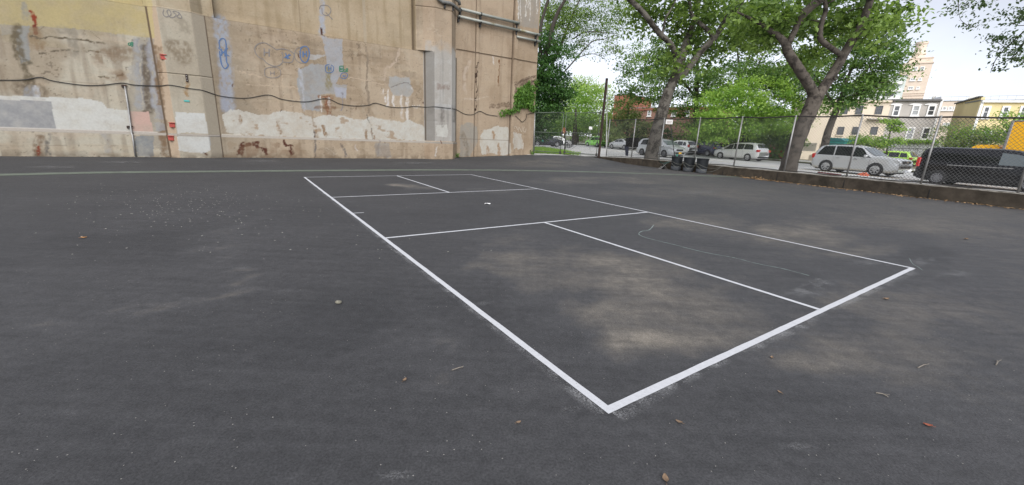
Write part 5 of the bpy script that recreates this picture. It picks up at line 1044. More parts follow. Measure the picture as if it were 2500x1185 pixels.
mb = MB(); mb.box(yl.pt(L_/2, zy-.06, .12), (L_, .28, .2), yl.ax); mb.build('cornice', M['whitetrim'], yh); mb = MB(); mb.box(yl.pt(.1, zy/2, .02), (.22, .14, zy-.02), yl.ax); mb.build('corner_board', M['whitetrim'], yh)
for r in ((2396.5, 2416, 259, 289), (2443, 2463, 259, 289), (2487, 2506, 259, 289), (2400, 2420, 318, 346), (2446, 2466, 318, 346)): window(yl, *r, yh, M['whitetrim'], M['pane'], .16, (1, 1))
bf = Facade(A3(2285, 250, 74), A3(2350, 250, 72)); bz = bf.px(2315, 248)[1]; bb2 = empty('beige_block', bf.pt(3, 0), 'beige building with white strip windows between the grey and yellow houses', 'building')
block('wall', bf, -2, bf.L+9, 0, bz, 10, M['tanst'], bb2)
for r in ((2299, 2312, 261, 270), (2314, 2326, 261, 270), (2328, 2340, 261, 270), (2302, 2320, 300, 308)): window(bf, *r, bb2, M['whitetrim'], M['pane'], .14, (3, 1))
mb = MB()
for k in range(16): mb.tube([bf.pt(k*.9-1, bz, -.2), bf.pt(k*.9-1, bz+.75, -.2)], .02, 4)
mb.tube([bf.pt(-1, bz+.75, -.2), bf.pt(13, bz+.75, -.2)], .022, 4); mb.build('roof_rail', M['galv'], bb2)
# tower with chimney
tw = Facade(A3(2181, 243, 96.5), A3(2253, 243, 93.5)); tz = lambda y: tw.px(2222, y)[1]
tR = empty('tan_tower', tw.pt(tw.L/2, 0), 'tall tan tower block with a round chimney on top', 'tower'); z1 = tz(157)
block('shaft', tw, 0, tw.L, 0, z1, 7.0, M['tanst'], tR, False)
mb = MB(); mb.box(tw.pt(tw.L/2, z1+.12, -3.5), (tw.L+.3, 7.3, .25), tw.ax); mb.build('cornice', M['tanst'], tR)
z2 = tz(143.5); mb = MB(); mb.box(tw.pt(tw.L*.60, (z1+.25+z2)/2, -3.4), (tw.L*.78, 5.4, z2-z1-.25), tw.ax); mb.box(tw.pt(tw.L*.60, z2+.1, -3.4), (tw.L*.80, 5.6, .2), tw.ax); mb.build('crown', M['tanst'], tR)
z3 = tz(101); hgt = z3-z2; mb = MB(); mb.lathe([(1.10, 0), (1.10, .9), (1.18, .95), (1.18, 1.25), (1.06, 1.3), (.96, hgt*.5), (.94, hgt*.82), (1.06, hgt*.9), (1.10, hgt), (.9, hgt), (.85, hgt-.6)], 24, tw.pt(tw.L*.50, z2+.2, -3.4)); mb.build('chimney', M['tanst'], tR, sm=False)
for y in (228, 233, 240): mb = MB(); mb.box(tw.pt(tw.L/2, tz(y), .03), (tw.L+.1, .18, .22), tw.ax); mb.build('band', M['tanst'], tR)
for r in ((2228, 2240, 164, 172), (2247, 2257, 163, 171), (2222, 2235, 191, 197.5), (2242, 2250, 190.5, 197), (2217, 2230, 212, 218.5), (2237, 2245, 212, 218)): window(tw, *r, tR, M['whitetrim'], M['pane'], .12, (2, 1))
wf = Facade(A3(2085, 240, 84), A3(2192, 240, 80)); wz = wf.px(2150, 188)[1]; wb = empty('white_apartments', wf.pt(wf.L/2, 0), 'pale modern apartment block with dark bay windows left of the tan tower', 'building')
M['palepanel'] = mat('pale green grey panel', (.55, .60, .57), .6, var=.05); block('wall', wf, 0, wf.L+.5, 0, wz, 10, M['palepanel'], wb)
for y in (205, 222, 240): mb = MB(); a, z = wf.px(2140, y); mb.box(wf.pt(wf.L/2, z, .1), (wf.L+.4, .35, .5), wf.ax); mb.build('floor_band', M['whitetrim'], wb)
for r in ((2152, 2182, 208, 219), (2155, 2168, 225.5, 236), (2169, 2182, 225.5, 236), (2127, 2141, 208, 219), (2122, 2136, 225, 236), (2100, 2118, 208, 219)): window(wf, *r, wb, M['darkframe'], M['pane'], .08, (3, 1), False)
# brick school behind the big trees
kf = Facade(A3(1497, 270, 78), A3(1730, 270, 66)); bk = empty('brick_building', kf.pt(8, 0), 'low red and pink brick building behind the leaning plane tree', 'building')
a1 = kf.px(1536, 260)[0]; block('wall', kf, 0, a1, 0, kf.px(1515, 233)[1], 8, M['brick'], bk); block('wing_wall', kf, a1+.01, kf.L+1, 0, kf.px(1600, 264)[1], 8, M['brickpale'], bk)
mb = MB(); zb_ = kf.px(1600, 264)[1]; mb.box(kf.pt((a1+kf.L)/2, zb_-.2, .06), (kf.L-a1, .2, .35), kf.ax); mb.build('cornice', M['brick'], bk)
for r in ((1581, 1590, 271, 284), (1612, 1622, 271, 284), (1640, 1652, 271, 284), (1672, 1684, 271, 284), (1550, 1560, 305, 322), (1610, 1622, 305, 322)): window(kf, *r, bk, M['whitetrim'], M['pane'], .12, (2, 1))
# teal shed, slatted screen, white garden wall, railings
sf = Facade(A3(2008, 350, 44), A3(2062, 352, 42)); sh = empty('teal_shed', sf.pt(sf.L/2, .4), 'small teal shed with sloped roof behind the silver SUV', 'shed'); z0_ = .3; z1_ = sf.px(2030, 345)[1]
block('wall', sf, 0, sf.L, z0_, z1_, 2.2, M['teal'], sh, False); mb = MB(); mb.prism([sf.pt(-.1, z1_, .1), sf.pt(sf.L+.1, z1_, .1), sf.pt(sf.L*.75, z1_+.32, .1), sf.pt(sf.L*.2, z1_+.36, .1)], (*(-sf.n*2.4), 0)); mb.build('roof', mat('dark teal roof', (.03, .17, .18), .6), sh)
mb = MB(); mb.box(sf.pt(sf.L*.4, (z0_+z1_)/2-.05, .03), (.9, .05, z1_-z0_-.2), sf.ax); mb.build('door', mat('teal door', (.04, .26, .25), .6), sh)
lf = Facade(A3(1945, 360, 48), A3(1992, 362, 45)); lb = empty('slatted_screen', lf.pt(lf.L/2, .4), 'pale diagonal slatted screen left of the teal shed', 'screen'); mb = MB(); zb_, zt_ = lf.px(1965, 369)[1], lf.px(1965, 349)[1]
for k in range(-5, 24): 
    a0 = max(0, k*.16); a1_ = min(lf.L, k*.16+.9)
    if a1_ > a0: mb.bar(lf.pt(a0, zb_+(a0-k*.16)/.9*(zt_-zb_)), lf.pt(a1_, zb_+(a1_-k*.16)/.9*(zt_-zb_)), .02, .07, (*lf.n, 0))
mb.build('slats', mat('grey slat', (.45, .45, .43), .7), lb)
gw = Facade(A3(2160, 380, 47), A3(2285, 380, 42.6)); g0 = empty('garden_wall', gw.pt(gw.L/2, .2), 'white painted rough stone garden wall with ivy on top below the grey house', 'garden wall')
zt_ = gw.px(2225, 352)[1]; zb_ = gw.px(2225, 377)[1]
def stonemat():
    m = mat('white painted stone', (.72, .72, .71), .8, var=.05); t = m.node_tree; b = t.nodes['Principled BSDF']; g = t.nodes.new('ShaderNodeTexCoord').outputs['Object']; v = t.nodes.new('ShaderNodeTexVoronoi'); v.feature = 'DISTANCE_TO_EDGE'; v.inputs['Scale'].default_value = 1.6
    mp = t.nodes.new('ShaderNodeMapping'); mp.inputs['Scale'].default_value = (1, 1, 2.2); t.links.new(g, mp.inputs[0]); t.links.new(mp.outputs[0], v.inputs['Vector']); r = t.nodes.new('ShaderNodeMapRange'); r.inputs['From Max'].default_value = .08; t.links.new(v.outputs['Distance'], r.inputs['Value'])
    x = t.nodes.new('ShaderNodeMix'); x.data_type = 'RGBA'; t.links.new(r.outputs[0], x.inputs[0]); x.inputs[6].default_value = (.32, .32, .31, 1); x.inputs[7].default_value = (.72, .72, .71, 1); t.links.new(x.outputs[2], b.inputs['Base Color']); return m
block('wall', gw, 0, gw.L, zst(*gw.P)-.1, zt_, .5, stonemat(), g0, False)
mb = MB(); mb.box(gw.pt(gw.L*.5, zt_+.06, -.25), (gw.L, .6, .1), gw.ax); mb.build('coping', M['curb'], g0)
def railing(fc, s0, s1, z0, z1, d, lab, st=.16, m_=None):
    R_ = empty('iron_railing', fc.pt((s0+s1)/2, z0, d), lab, 'railing'); mb = MB()
    for a in np.arange(s0, s1, st): mb.tube([fc.pt(a, z0, d), fc.pt(a, z1, d)], .011, 4)
    mb.build('pickets', m_ or M['darkrail'], R_); mb = MB()
    for z in (z0+.08, z1-.08): mb.bar(fc.pt(s0, z, d), fc.pt(s1, z, d), .03, .04)
    mb.build('rails', m_ or M['darkrail'], R_); mb = MB()
    for a in np.arange(s0, s1+.01, (s1-s0)/4): mb.tube([fc.pt(a, z0-.1, d), fc.pt(a, z1+.08, d)], .03, 6)
    mb.build('posts', m_ or M['darkrail'], R_)
railing(gw, -6, gw.L+5, zst(*gw.P)+.5, gw.px(2225, 362)[1], 2.2, 'thin dark iron railing in front of the white garden wall', .2)
lw = Facade(gw.pt(-7, 0, 2.2), gw.pt(gw.L+6, 0, 2.2)); mb = MB(); mb.box(lw.pt(lw.L/2, zst(*gw.P)+.2, -.02), (lw.L, .3, .9), lw.ax); tag(mb.build('tan_wall', M['tanst']), 'low tan brick wall carrying the iron railing below the grey house', 'low wall')
pf = Facade(gz(1308, 365, .42), gz(1376, 367.5, .42)); railing(pf, -1.5, pf.L+.2, .42, 1.5, 0, 'black picket railing in the grass beyond the left gate leaf', .17, M['black'])
pf2 = Facade(gz(1379, 366, .42), gz(1399, 360, .42)); railing(pf2, 0, pf2.L, .42, 1.5, 0, 'short black picket railing beyond the right gate leaf', .8, M['black'])
# street signs and lamp
c = atd(1441, 360, 52); s_ = empty('street_sign', (c[0], c[1], .45), 'small white street sign on a thin post beside the green taxi', 'sign'); t_ = atd(1441, 308, 52); mb = MB(); mb.tube([(c[0], c[1], .3), (t_[0], t_[1], t_[2]-.1)], .03, 6); mb.build('post', M['galv'], s_); mb = MB(); q = atd(1442, 313, 51.9); mb.box(q, (.40, .02, .34), None, .006); mb.build('sign_face', M['whitetrim'], s_)
c = atd(1482, 352, 60); mb = MB(); t_ = atd(1483, 208, 60); mb.tube([(c[0], c[1], .3), tuple(t_)], [.10, .05], 8); tag(mb.build('light_pole', mat('pale lamp pole', (.5, .5, .48), .5, .3)), 'tall pale light pole behind the rusty post', 'pole')
c = fxy(17.5, 25.6); pz = .35; lpx = A3(1972, 250, 36); l0 = empty('street_light', (lpx[0], lpx[1], pz), 'pale grey street light pole behind the forked tree', 'street light'); mb = MB(); tp_ = A3(1990, 160, 36); mb.tube([(lpx[0], lpx[1], pz), (lpx[0], lpx[1], tp_[2])], [.15, .08], 9); mb.build('pole', mat('pale blue grey pole', (.45, .50, .53), .5, .2), l0, sm=True)
mb = MB(); e0 = np.array([lpx[0], lpx[1], tp_[2]]); mb.tube([e0, e0+[-.5, -.3, .5], e0+[-1.6, -.8, .75]], .045, 6); mb.box(e0+[-1.9, -.95, .74], (.6, .25, .12), None, .03); mb.build('arm', M['galv'], l0)

# ------------------------------------------------------------------ vegetation
LM = dict(plane=leafmat('plane leaves', (.068, .122, .034), (.25, .355, .09)), maple=leafmat('dark maple leaves', (.058, .120, .034), (.205, .315, .085)), bright=leafmat('bright spring leaves', (0.140, 0.266, 0.049), (0.378, 0.532, 0.119)),
          yellow=leafmat('yellow green leaves', (0.203, 0.297, 0.074), (0.419, 0.513, 0.162)), dark=leafmat('deep green leaves', (0.019, 0.058, 0.018), (0.085, 0.182, 0.046)), ivy=leafmat('ivy leaves', (0.036, 0.108, 0.014), (0.144, 0.264, 0.042), .25), sky_=leafmat('backlit leaves', (.05, .085, .04), (.13, .19, .085), .4), olive=leafmat('olive leaves', (0.117, 0.169, 0.065), (0.286, 0.351, 0.143)))
def leaves(name, C_, size, m_, parent, rng, droop=.35, tint=None, asp=.62):
    n = len(C_); a = rng.uniform(0, 2*np.pi, n); el_ = rng.normal(-droop, .5, n); d = np.stack([np.cos(a)*np.cos(el_), np.sin(a)*np.cos(el_), np.sin(el_)], 1)
    up = rng.normal(0, .45, (n, 3)); up[:, 2] += 1; b = np.cross(up, d); b /= np.linalg.norm(b, axis=1)[:, None]+1e-9; l = (size*rng.uniform(.6, 1.35, n))[:, None]; w = l*asp*.5; nn = np.cross(d, b)
    V = np.stack([C_-d*l*.5, C_+b*w-d*l*.05+nn*l*.07, C_+d*l*.5-nn*l*.05, C_-b*w-d*l*.05+nn*l*.07], 1).reshape(-1, 3); F = np.arange(4*n).reshape(n, 4)
    t = np.clip((.5 if tint is None else tint)+rng.normal(0, .2, n), 0, 1)
    return npmesh(name, V, F, m_, parent, {'tint': np.repeat(t, 4)})
def clumps(rng, ells, per_m3=None, dens=1., m=34, shell=.55, spread=.42):
    """leaf positions: clumps spread through ellipsoids, with uneven clump sizes so gaps stay open"""
    P = []; T = []; CC = []
    for (c, rx, ry, rz, k) in ells:
        k = int(k*dens)
        u = rng.normal(0, 1, (k, 3)); u /= np.linalg.norm(u, axis=1)[:, None]; r = (shell+(1-shell)*rng.random(k))[:, None]**.6*np.where(rng.random(k) < .25, rng.random(k), 1)[:, None]
        cc = np.array(c)+u*r*[rx, ry, rz]; CC.append(cc)
        for q in cc:
            mm = int(m*rng.uniform(.5, 1.6)); sc = spread*rng.uniform(.6, 1.5); g = rng.normal(0, 1, (mm, 3))*[sc, sc, sc*.45]; P.append(q+g); T.append(np.full(mm, rng.normal(.5, .3)))
    return np.concatenate(P), np.concatenate(T), np.concatenate(CC)
def tree(name, label, base, limbs, ells, bark, lm, leaf, dens=1., m=34, spread=.42, shell=.5, seed=1, twigs=.5, group=None, cat='tree', droop=.35, r0=.03, kind=None):
    rng = np.random.default_rng(seed); R_ = empty(name, tuple(base), label, cat, 0, group); mb = MB(); nodes = []
    for pts, rr_ in limbs:
        P = densify(pts, 6); rr2 = np.interp(np.linspace(0, 1, len(P)), np.linspace(0, 1, len(rr_)), rr_)
        P = P+np.stack([rng.normal(0, .03, len(P))*rr2, rng.normal(0, .03, len(P))*rr2, rng.normal(0, .02, len(P))*rr2], 1)
        mb.tube(P, rr2, 10); nodes += [(p, r) for p, r in zip(P, rr2)]
    Pl, Tl, CC = clumps(rng, ells, dens=dens, m=m, spread=spread, shell=shell)
    NP = np.array([p for p, r in nodes]); NR = np.array([r for p, r in nodes]); tw_ = []
    order = np.argsort([np.min(np.linalg.norm(NP-c, axis=1)) for c in CC])
    for i in order:
        if rng.random() > twigs: continue
        c = CC[i]; dd = np.linalg.norm(NP-c, axis=1)+np.maximum(0, NP[:, 2]-c[2])*.7; j = int(np.argmin(dd)); p = NP[j]; L = np.linalg.norm(c-p)
        if L < .3: continue
        md = (p+c)/2+rng.normal(0, .08*L, 3)+[0, 0, .06*L]; r = min(NR[j]*.6, r0+.012*L); q = densify([p, md, c], 3); mb.tube(q, np.linspace(r, .008, len(q)), 5, False)
        NP = np.vstack([NP, q[2:5]]); NR = np.append(NR, [r*.7]*3)
    if mb.v: mb.build('trunk', bark, R_, sm=True)
    leaves('crown', Pl, leaf, lm, R_, rng, droop, Tl); return R_
def E_(px, py, D, rpx, rpy, dep, k): c = A3(px, py, D); return (c, rpx*D/985, dep, rpy*D/950, k)
def LB_(*a): return [A3(x, y, D) for x, y, D in a]
def ground_at(p, z): return np.array([p[0], p[1], z])
# leaning plane tree just behind the fence
pA = F3(16.6, 1.0, .3)
DA = float(pA[1])+.35
tree('plane_tree', 'large leaning plane tree with mottled grey trunk just behind the fence beside the grey minivan', pA, [
    (LB_((1588, 394, DA), (1596, 350, DA), (1612, 290, DA), (1634, 218, DA)), [.50, .42, .40, .33]),
    (LB_((1632, 224, DA), (1648, 192, DA), (1672, 178, DA+.3), (1712, 126, DA+.4), (1745, 92, DA), (1775, 45, DA-.5), (1800, 10, DA-1), (1825, -60, DA-1.6)), [.30, .24, .21, .19, .19, .17, .15, .10]),
    (LB_((1744, 92, DA), (1724, 70, DA+.6), (1692, 42, DA+1.2), (1684, 10, DA+1.5), (1680, -60, DA+1.6)), [.15, .13, .12, .11, .08]),
    (LB_((1636, 216, DA), (1658, 165, DA+1), (1670, 120, DA+2.2), (1688, 70, DA+3), (1705, 10, DA+3.5), (1710, -80, DA+4)), [.32, .30, .28, .20, .16, .1]),
    (LB_((1650, 190, DA+.5), (1650, 150, DA+.2), (1640, 112, DA-.3), (1610, 82, DA-1), (1585, 50, DA-1.6), (1562, 22, DA-2), (1530, -8, DA-2.4), (1480, -60, DA-3)), [.14, .15, .17, .17, .16, .15, .14, .1]),
    (LB_((1617, 85, DA-1), (1625, 45, DA-1), (1640, 20, DA-.8), (1665, -30, DA-.5)), [.07, .06, .05, .03])],
    [E_(1640, 40, DA+3, 95, 55, 2.6, 34), E_(1750, 60, DA+3.2, 100, 55, 2.6, 40), E_(1700, 120, DA+4, 80, 40, 2.6, 22), E_(1570, 10, DA+1, 60, 32, 2.6, 10), E_(1640, -70, DA, 200, 50, 6, 60), E_(1835, 80, DA+2, 60, 50, 3, 26), E_(1640, 165, DA, 20, 34, .8, 6), E_(1830, 20, DA-1.5, 50, 30, 2, 10)],
    M['bark_a'], LM['plane'], .33, 1.0, 40, .50, .35, 31, .6)
# forked tree
pB = F3(7.7, 1.0, .3); DB = float(pB[1])+.5
tree('forked_tree', 'thick brown trunk forking in two behind the fence left of the silver SUV', pB, [
    (LB_((1922, 424, DB), (1932, 385, DB), (1955, 320, DB), (1978, 270, DB), (1993, 232, DB)), [.42, .36, .34, .33, .34]),
    (LB_((1990, 238, DB), (1975, 208, DB-.1), (1950, 168, DB-.3), (1925, 130, DB-.4), (1920, 112, DB-.5), (1905, 92, DB-.4), (1888, 80, DB-.2), (1850, 55, DB), (1800, 30, DB+.3)), [.24, .23, .22, .21, .19, .14, .12, .08, .04]),
    (LB_((1921, 114, DB-.5), (1932, 92, DB-.6), (1948, 60, DB-.7), (1964, 32, DB-.9), (1995, 5, DB-1.2), (2010, -10, DB-1.4), (2060, -60, DB-2)), [.14, .13, .12, .17, .17, .16, .10]),
    (LB_((1995, 236, DB), (2020, 200, DB+.1), (2042, 165, DB+.2), (2062, 130, DB+.2), (2085, 92, DB+.2), (2102, 62, DB+.1), (2115, 30, DB), (2128, -10, DB-.2), (2150, -70, DB-.6)), [.26, .22, .20, .20, .18, .16, .15, .14, .09]),
    (LB_((2056, 136, DB+.2), (2030, 118, DB), (2005, 98, DB-.2), (2002, 78, DB-.3), (2008, 50, DB-.4), (2016, 25, DB-.5), (2012, -5, DB-.6), (2000, -50, DB-.8)), [.13, .12, .12, .11, .10, .09, .09, .06])],
    [E_(1890, 60, DB+1.6, 75, 50, 1.8, 34), E_(1985, 30, DB+2.6, 60, 40, 2, 14), E_(2080, 40, DB+2.4, 70, 45, 2, 26), E_(2150, 60, DB+1.4, 45, 50, 2.0, 20), E_(2010, 105, DB+3.5, 55, 36, 1.8, 12), E_(1840, 85, DB+.6, 50, 42, 2.4, 20), E_(2000, -60, DB, 200, 45, 4, 50), E_(1900, 30, DB-1, 40, 24, .8, 7), E_(2130, 70, DB-.8, 30, 30, .6, 6), E_(1960, 150, DB+3, 30, 26, 1.4, 7)],
    M['bark_b'], LM['plane'], .25, 1.0, 42, .38, .35, 32, .5)
c = A3(2041, 190, DB-.3); mb = MB(); mb.lathe([(.05, .0), (.10, -.02), (.12, .03), (.09, .08)], 12, (0, 0, 0), 'y'); mb.v = [tuple(np.array(v)+c) for v in mb.v]; kn = mb.build('trunk_knot', M['bark_d'], bpy.data.objects['forked_tree'])
# street tree in front of the cream house
pC = A3(2012, 362, 34); pC[2] = .3
tree('street_tree', 'broad leaning street tree with spreading crown in front of the cream house', pC, [
    (LB_((2010, 372, 34), (2022, 320, 34), (2040, 275, 34), (2052, 240, 34)), [.30, .26, .22, .17]),
    (LB_((2050, 245, 34), (2085, 205, 34), (2120, 165, 33.5), (2160, 120, 33), (2185, 95, 33)), [.14, .11, .09, .06, .03]), (LB_((2048, 252, 34), (2070, 190, 34.5), (2090, 140, 35), (2110, 90, 35)), [.14, .11, .08, .03]),
    (LB_((2050, 248, 34), (2095, 228, 33), (2140, 205, 32.5), (2170, 200, 32)), [.10, .08, .05, .02]), (LB_((2042, 268, 34), (2010, 215, 35), (1985, 180, 36)), [.1, .07, .03])],
    [E_(2120, 120, 34, 75, 45, 3.2, 62), E_(2150, 165, 33.5, 55, 35, 2.6, 36), E_(2080, 215, 34, 65, 28, 2.6, 38), E_(2045, 255, 33.5, 35, 20, 1.6, 16), E_(2110, 225, 33, 40, 22, 2, 16), E_(2020, 190, 35, 50, 40, 2.6, 24), E_(2090, 80, 35, 70, 40, 3, 36)],
    M['bark_b'], LM['maple'], .22, 1.0, 60, .42, .4, 33, .6)
# dark maple and others across the street
pD = A3(1692, 380, 59); pD[2] = .4
tree('dark_maple', 'tall dense dark maple spreading behind the leaning plane tree', pD, [(LB_((1690, 384, 59), (1696, 320, 59), (1700, 250, 59), (1702, 170, 59), (1706, 110, 59)), [.42, .36, .32, .22, .1]), (LB_((1700, 240, 59), (1650, 180, 58), (1600, 140, 57)), [.2, .15, .06]), (LB_((1700, 250, 59), (1740, 190, 59), (1780, 150, 59)), [.2, .14, .05])],
    [E_(1590, 185, 57, 78, 62, 4.5, 66), E_(1545, 240, 57, 58, 26, 3.5, 20), E_(1640, 150, 58, 60, 55, 4.5, 57), E_(1720, 235, 58.5, 60, 55, 4, 60), E_(1600, 120, 59, 70, 40, 4, 30), E_(1690, 300, 57, 40, 30, 3, 14), E_(1770, 215, 60, 50, 58, 4, 34), E_(1640, 240, 58, 50, 40, 3, 30)], M['bark_d'], LM['maple'], .30, 1.0, 62, .62, .45, 34, .4)
pE = A3(1812, 380, 50); pE[2] = .45
tree('sparse_tree', 'thin dark trunked tree with open crown between the two big trees', pE, [(LB_((1812, 384, 50), (1808, 280, 50), (1806, 190, 50), (1800, 120, 50)), [.3, .22, .16, .06]), (LB_((1806, 200, 50), (1826, 150, 50), (1840, 90, 50)), [.14, .1, .04]), (LB_((1818, 300, 50), (1840, 190, 51), (1870, 120, 51)), [.14, .1, .04]), (LB_((1840, 190, 51), (1880, 160, 51), (1910, 140, 51)), [.07, .05, .02])],
    [E_(1800, 120, 50, 70, 55, 4, 26), E_(1860, 130, 51, 55, 45, 3.5, 20), E_(1780, 180, 50, 60, 40, 3.5, 36), E_(1880, 90, 51, 60, 40, 3, 26), E_(1850, 190, 50, 55, 30, 3, 30)], M['bark_d'], LM['maple'], .28, 1.0, 50, .6, .4, 35, .9)
pF = A3(1790, 372, 48); pF[2] = .4
tree('bright_tree', 'low bright green tree arching over the far pavement behind the silver minivan', pF, [(LB_((1790, 376, 48), (1794, 340, 48), (1800, 290, 47)), [.16, .13, .08]), (LB_((1792, 350, 48), (1830, 310, 47), (1870, 270, 47)), [.1, .07, .03])],
    [E_(1780, 265, 44.5, 75, 45, 3.5, 60), E_(1860, 240, 45, 75, 50, 3.5, 66), E_(1730, 300, 44.5, 45, 32, 3, 30), E_(1920, 285, 45, 55, 42, 3.2, 46), E_(1830, 310, 43.5, 80, 30, 2.5, 46), E_(1800, 225, 46, 60, 30, 3, 30), E_(1880, 290, 44, 60, 34, 2.5, 44), E_(1745, 330, 44, 50, 22, 2, 34)], M['bark_d'], LM['bright'], .24, 1.0, 62, .5, .45, 36, .3)
pG = A3(1935, 384, 46); pG[2] = .4
tree('mid_green_tree', 'mid green tree behind the forked trunk', pG, [(LB_((1935, 384, 46), (1935, 300, 46), (1940, 210, 46)), [.25, .2, .08])], [E_(1925, 190, 46, 65, 42, 3.5, 52), E_(1960, 240, 45, 45, 45, 3, 36), E_(1890, 190, 47, 60, 35, 3, 34), E_(1980, 150, 46, 50, 40, 3, 26)], M['bark_d'], LM['maple'], .27, 1.0, 60, .55, .45, 37, .4)
# left of the rusty post
pH = A3(1292, 372, 46); pH[2] = .5
tree('ivy_column_tree', 'dense dark green ivy clad tree against the end of the concrete wall', pH, [(LB_((1292, 372, 46), (1306, 250, 46), (1336, 120, 46), (1358, 40, 46), (1392, -20, 46)), [.4, .36, .28, .2, .1]), (LB_((1326, 200, 46), (1318, 90, 46.5), (1332, 20, 47), (1350, -30, 47)), [.2, .18, .14, .1])],
    [E_(1335, 150, 46, 42, 60, 2.6, 74), E_(1345, 215, 45, 42, 45, 2.6, 70), E_(1325, 270, 45, 45, 38, 2.6, 60), E_(1385, 130, 46, 22, 18, 1.6, 10), E_(1365, 235, 45, 28, 30, 2, 26), E_(1318, 320, 44.5, 40, 22, 2, 30)], M['bark_d'], LM['dark'], .24, 1.0, 62, .45, .45, 38, .3)
pI = A3(1290, 372, 54); pI[2] = .55
tree('tall_plane_tree', 'tall open plane tree whose thin branches reach across the sky behind the wall end', pI, [(LB_((1290, 372, 54), (1318, 220, 54), (1362, 130, 54), (1392, 50, 54), (1430, -30, 54)), [.26, .22, .17, .12, .07]), (LB_((1376, 178, 54), (1405, 145, 53), (1432, 115, 53), (1450, 100, 53), (1478, 95, 52), (1500, 86, 52)), [.10, .09, .07, .06, .04, .02]), (LB_((1408, 142, 53), (1440, 132, 53), (1462, 136, 52), (1480, 148, 52)), [.05, .04, .03, .015]), (LB_((1352, 205, 54), (1374, 180, 54)), [.14, .10]), (LB_((1400, 95, 54), (1425, 80, 53), (1460, 78, 52), (1500, 84, 52)), [.09, .07, .05, .02]), (LB_((1362, 130, 54), (1338, 70, 54), (1340, 0, 54)), [.16, .12, .08])],
    [E_(1345, 35, 53, 42, 45, 3, 52), E_(1340, 95, 52, 30, 30, 2.5, 26), E_(1400, 70, 53, 45, 40, 3, 24), E_(1370, 60, 54, 55, 42, 4, 52), E_(1440, 35, 54, 60, 45, 4, 54), E_(1490, 60, 52, 40, 35, 3, 26), E_(1400, -30, 54, 120, 40, 6, 50), E_(1480, 118, 52, 22, 25, 2, 8), E_(1400, 115, 54, 40, 20, 3, 16), E_(1512, 25, 52, 30, 40, 3, 18), E_(1505, 130, 52, 14, 26, 1.5, 6)], M['bark_a'], LM['plane'], .22, 1.0, 46, .55, .35, 39, .8)
for i, (px, D, ell, lmn, lab) in enumerate((
    (1410, 84, [E_(1425, 245, 84, 48, 45, 5, 70), E_(1400, 290, 82, 42, 30, 4, 44), E_(1440, 300, 83, 40, 25, 4, 34)], 'bright', 'bright green rounded tree in the park above the green taxi'),
    (1470, 96, [E_(1465, 250, 96, 42, 38, 5, 60), E_(1490, 290, 95, 35, 30, 4, 40), E_(1430, 215, 97, 40, 25, 4, 30)], 'yellow', 'yellow green park tree behind the rusty post'),
    (1378, 100, [E_(1385, 240, 100, 45, 40, 5, 60), E_(1360, 290, 100, 40, 35, 5, 50)], 'yellow', 'pale green park tree far behind the left gate leaf'),
    (1402, 74, [E_(1400, 305, 74, 50, 24, 4, 44), E_(1345, 300, 74, 45, 28, 4, 50), E_(1440, 318, 74, 36, 14, 3, 20)], 'maple', 'dark low branched park tree with thick trunk seen through the gate'),
    (1530, 62, [E_(1525, 295, 62, 40, 30, 3, 50), E_(1500, 320, 62, 35, 30, 3, 36), E_(1560, 300, 62, 30, 30, 3, 24)], 'olive', 'olive leaved small tree in front of the red brick wall'))):
    b = A3(px, 350, D); b[2] = zst(b[0], b[1]); t_ = A3(px+4, 265, D)
    tree('park_tree', lab, b, [([b-[0, 0, .3], (b+t_)/2, t_], [.55 if i == 3 else .28, .35 if i == 3 else .2, .08])], ell, M['bark_d'], LM[lmn], .36 if D > 80 else .3, 1.0, 52, .8 if D > 80 else .6, .45, 50+i, .3, 'park trees beyond the gate')
# hedge and bushes along the far pavement
for i, (px, py, D, rx, ry, dp, k, lmn, lf_, lab) in enumerate((
    (1520, 345, 60, 45, 22, 2.0, 50, 'maple', .26, 'dark hedge bush behind the silver sedan'), (1600, 335, 52, 60, 32, 2.0, 70, 'dark', .26, 'dark ivy hedge behind the grey minivan'), (1700, 340, 50, 60, 30, 2.0, 70, 'maple', .26, 'leafy hedge behind the dark blue crossover'), (1800, 345, 48, 70, 26, 2.0, 60, 'dark', .24, 'shaded hedge behind the silver minivan'), (1900, 345, 46, 60, 28, 2.0, 60, 'maple', .24, 'hedge right of the silver minivan under the bright tree'),
    (2100, 345, 42, 22, 14, 1.0, 26, 'bright', .16, 'small bush beside the teal shed'), (2135, 350, 42, 18, 12, 1.0, 20, 'maple', .16, 'low dark bush below the young street tree'), (2330, 335, 36, 42, 34, 1.8, 40, 'olive', .15, 'feathery bush left behind the black van roof'), (2380, 340, 35, 40, 26, 1.8, 32, 'bright', .15, 'light green bush above the yellow cab'), (2465, 312, 34, 48, 38, 2.0, 40, 'bright', .15, 'large feathery bush in front of the yellow house'), (2420, 345, 34, 40, 20, 1.6, 34, 'olive', .16, 'low bush beside the yellow truck box'))):
    if 1510 < px < 1950: D = float(onplane(px, py, fxy(0, 26.5), fxy(10, 26.5))[1])
    c = A3(px, py, D); zg = zst(c[0], c[1]); hh = (c[2]-zg); tree('bush', lab, ground_at(c, zg), [([ground_at(c, zg-.1), ground_at(c, zg+hh*.6)+[.1, 0, 0], c], [.06, .04, .02])], [(c, rx*D/985, dp, ry*D/950, k), (ground_at(c, zg+hh*.45), rx*D/985*.85, dp*.9, max(hh*.5, .4), int(k*.6))], M['bark_d'], LM[lmn], lf_, 1.0, 56, .35, .45, 70+i, .25, 'bushes along the far pavement', 'bush')
c = A3(2236, 348, 44.2); q0 = gw.pt(.5, zt_+.15, -.1); q1 = gw.pt(gw.L*.95, zt_+.15, -.1); rng = np.random.default_rng(91)
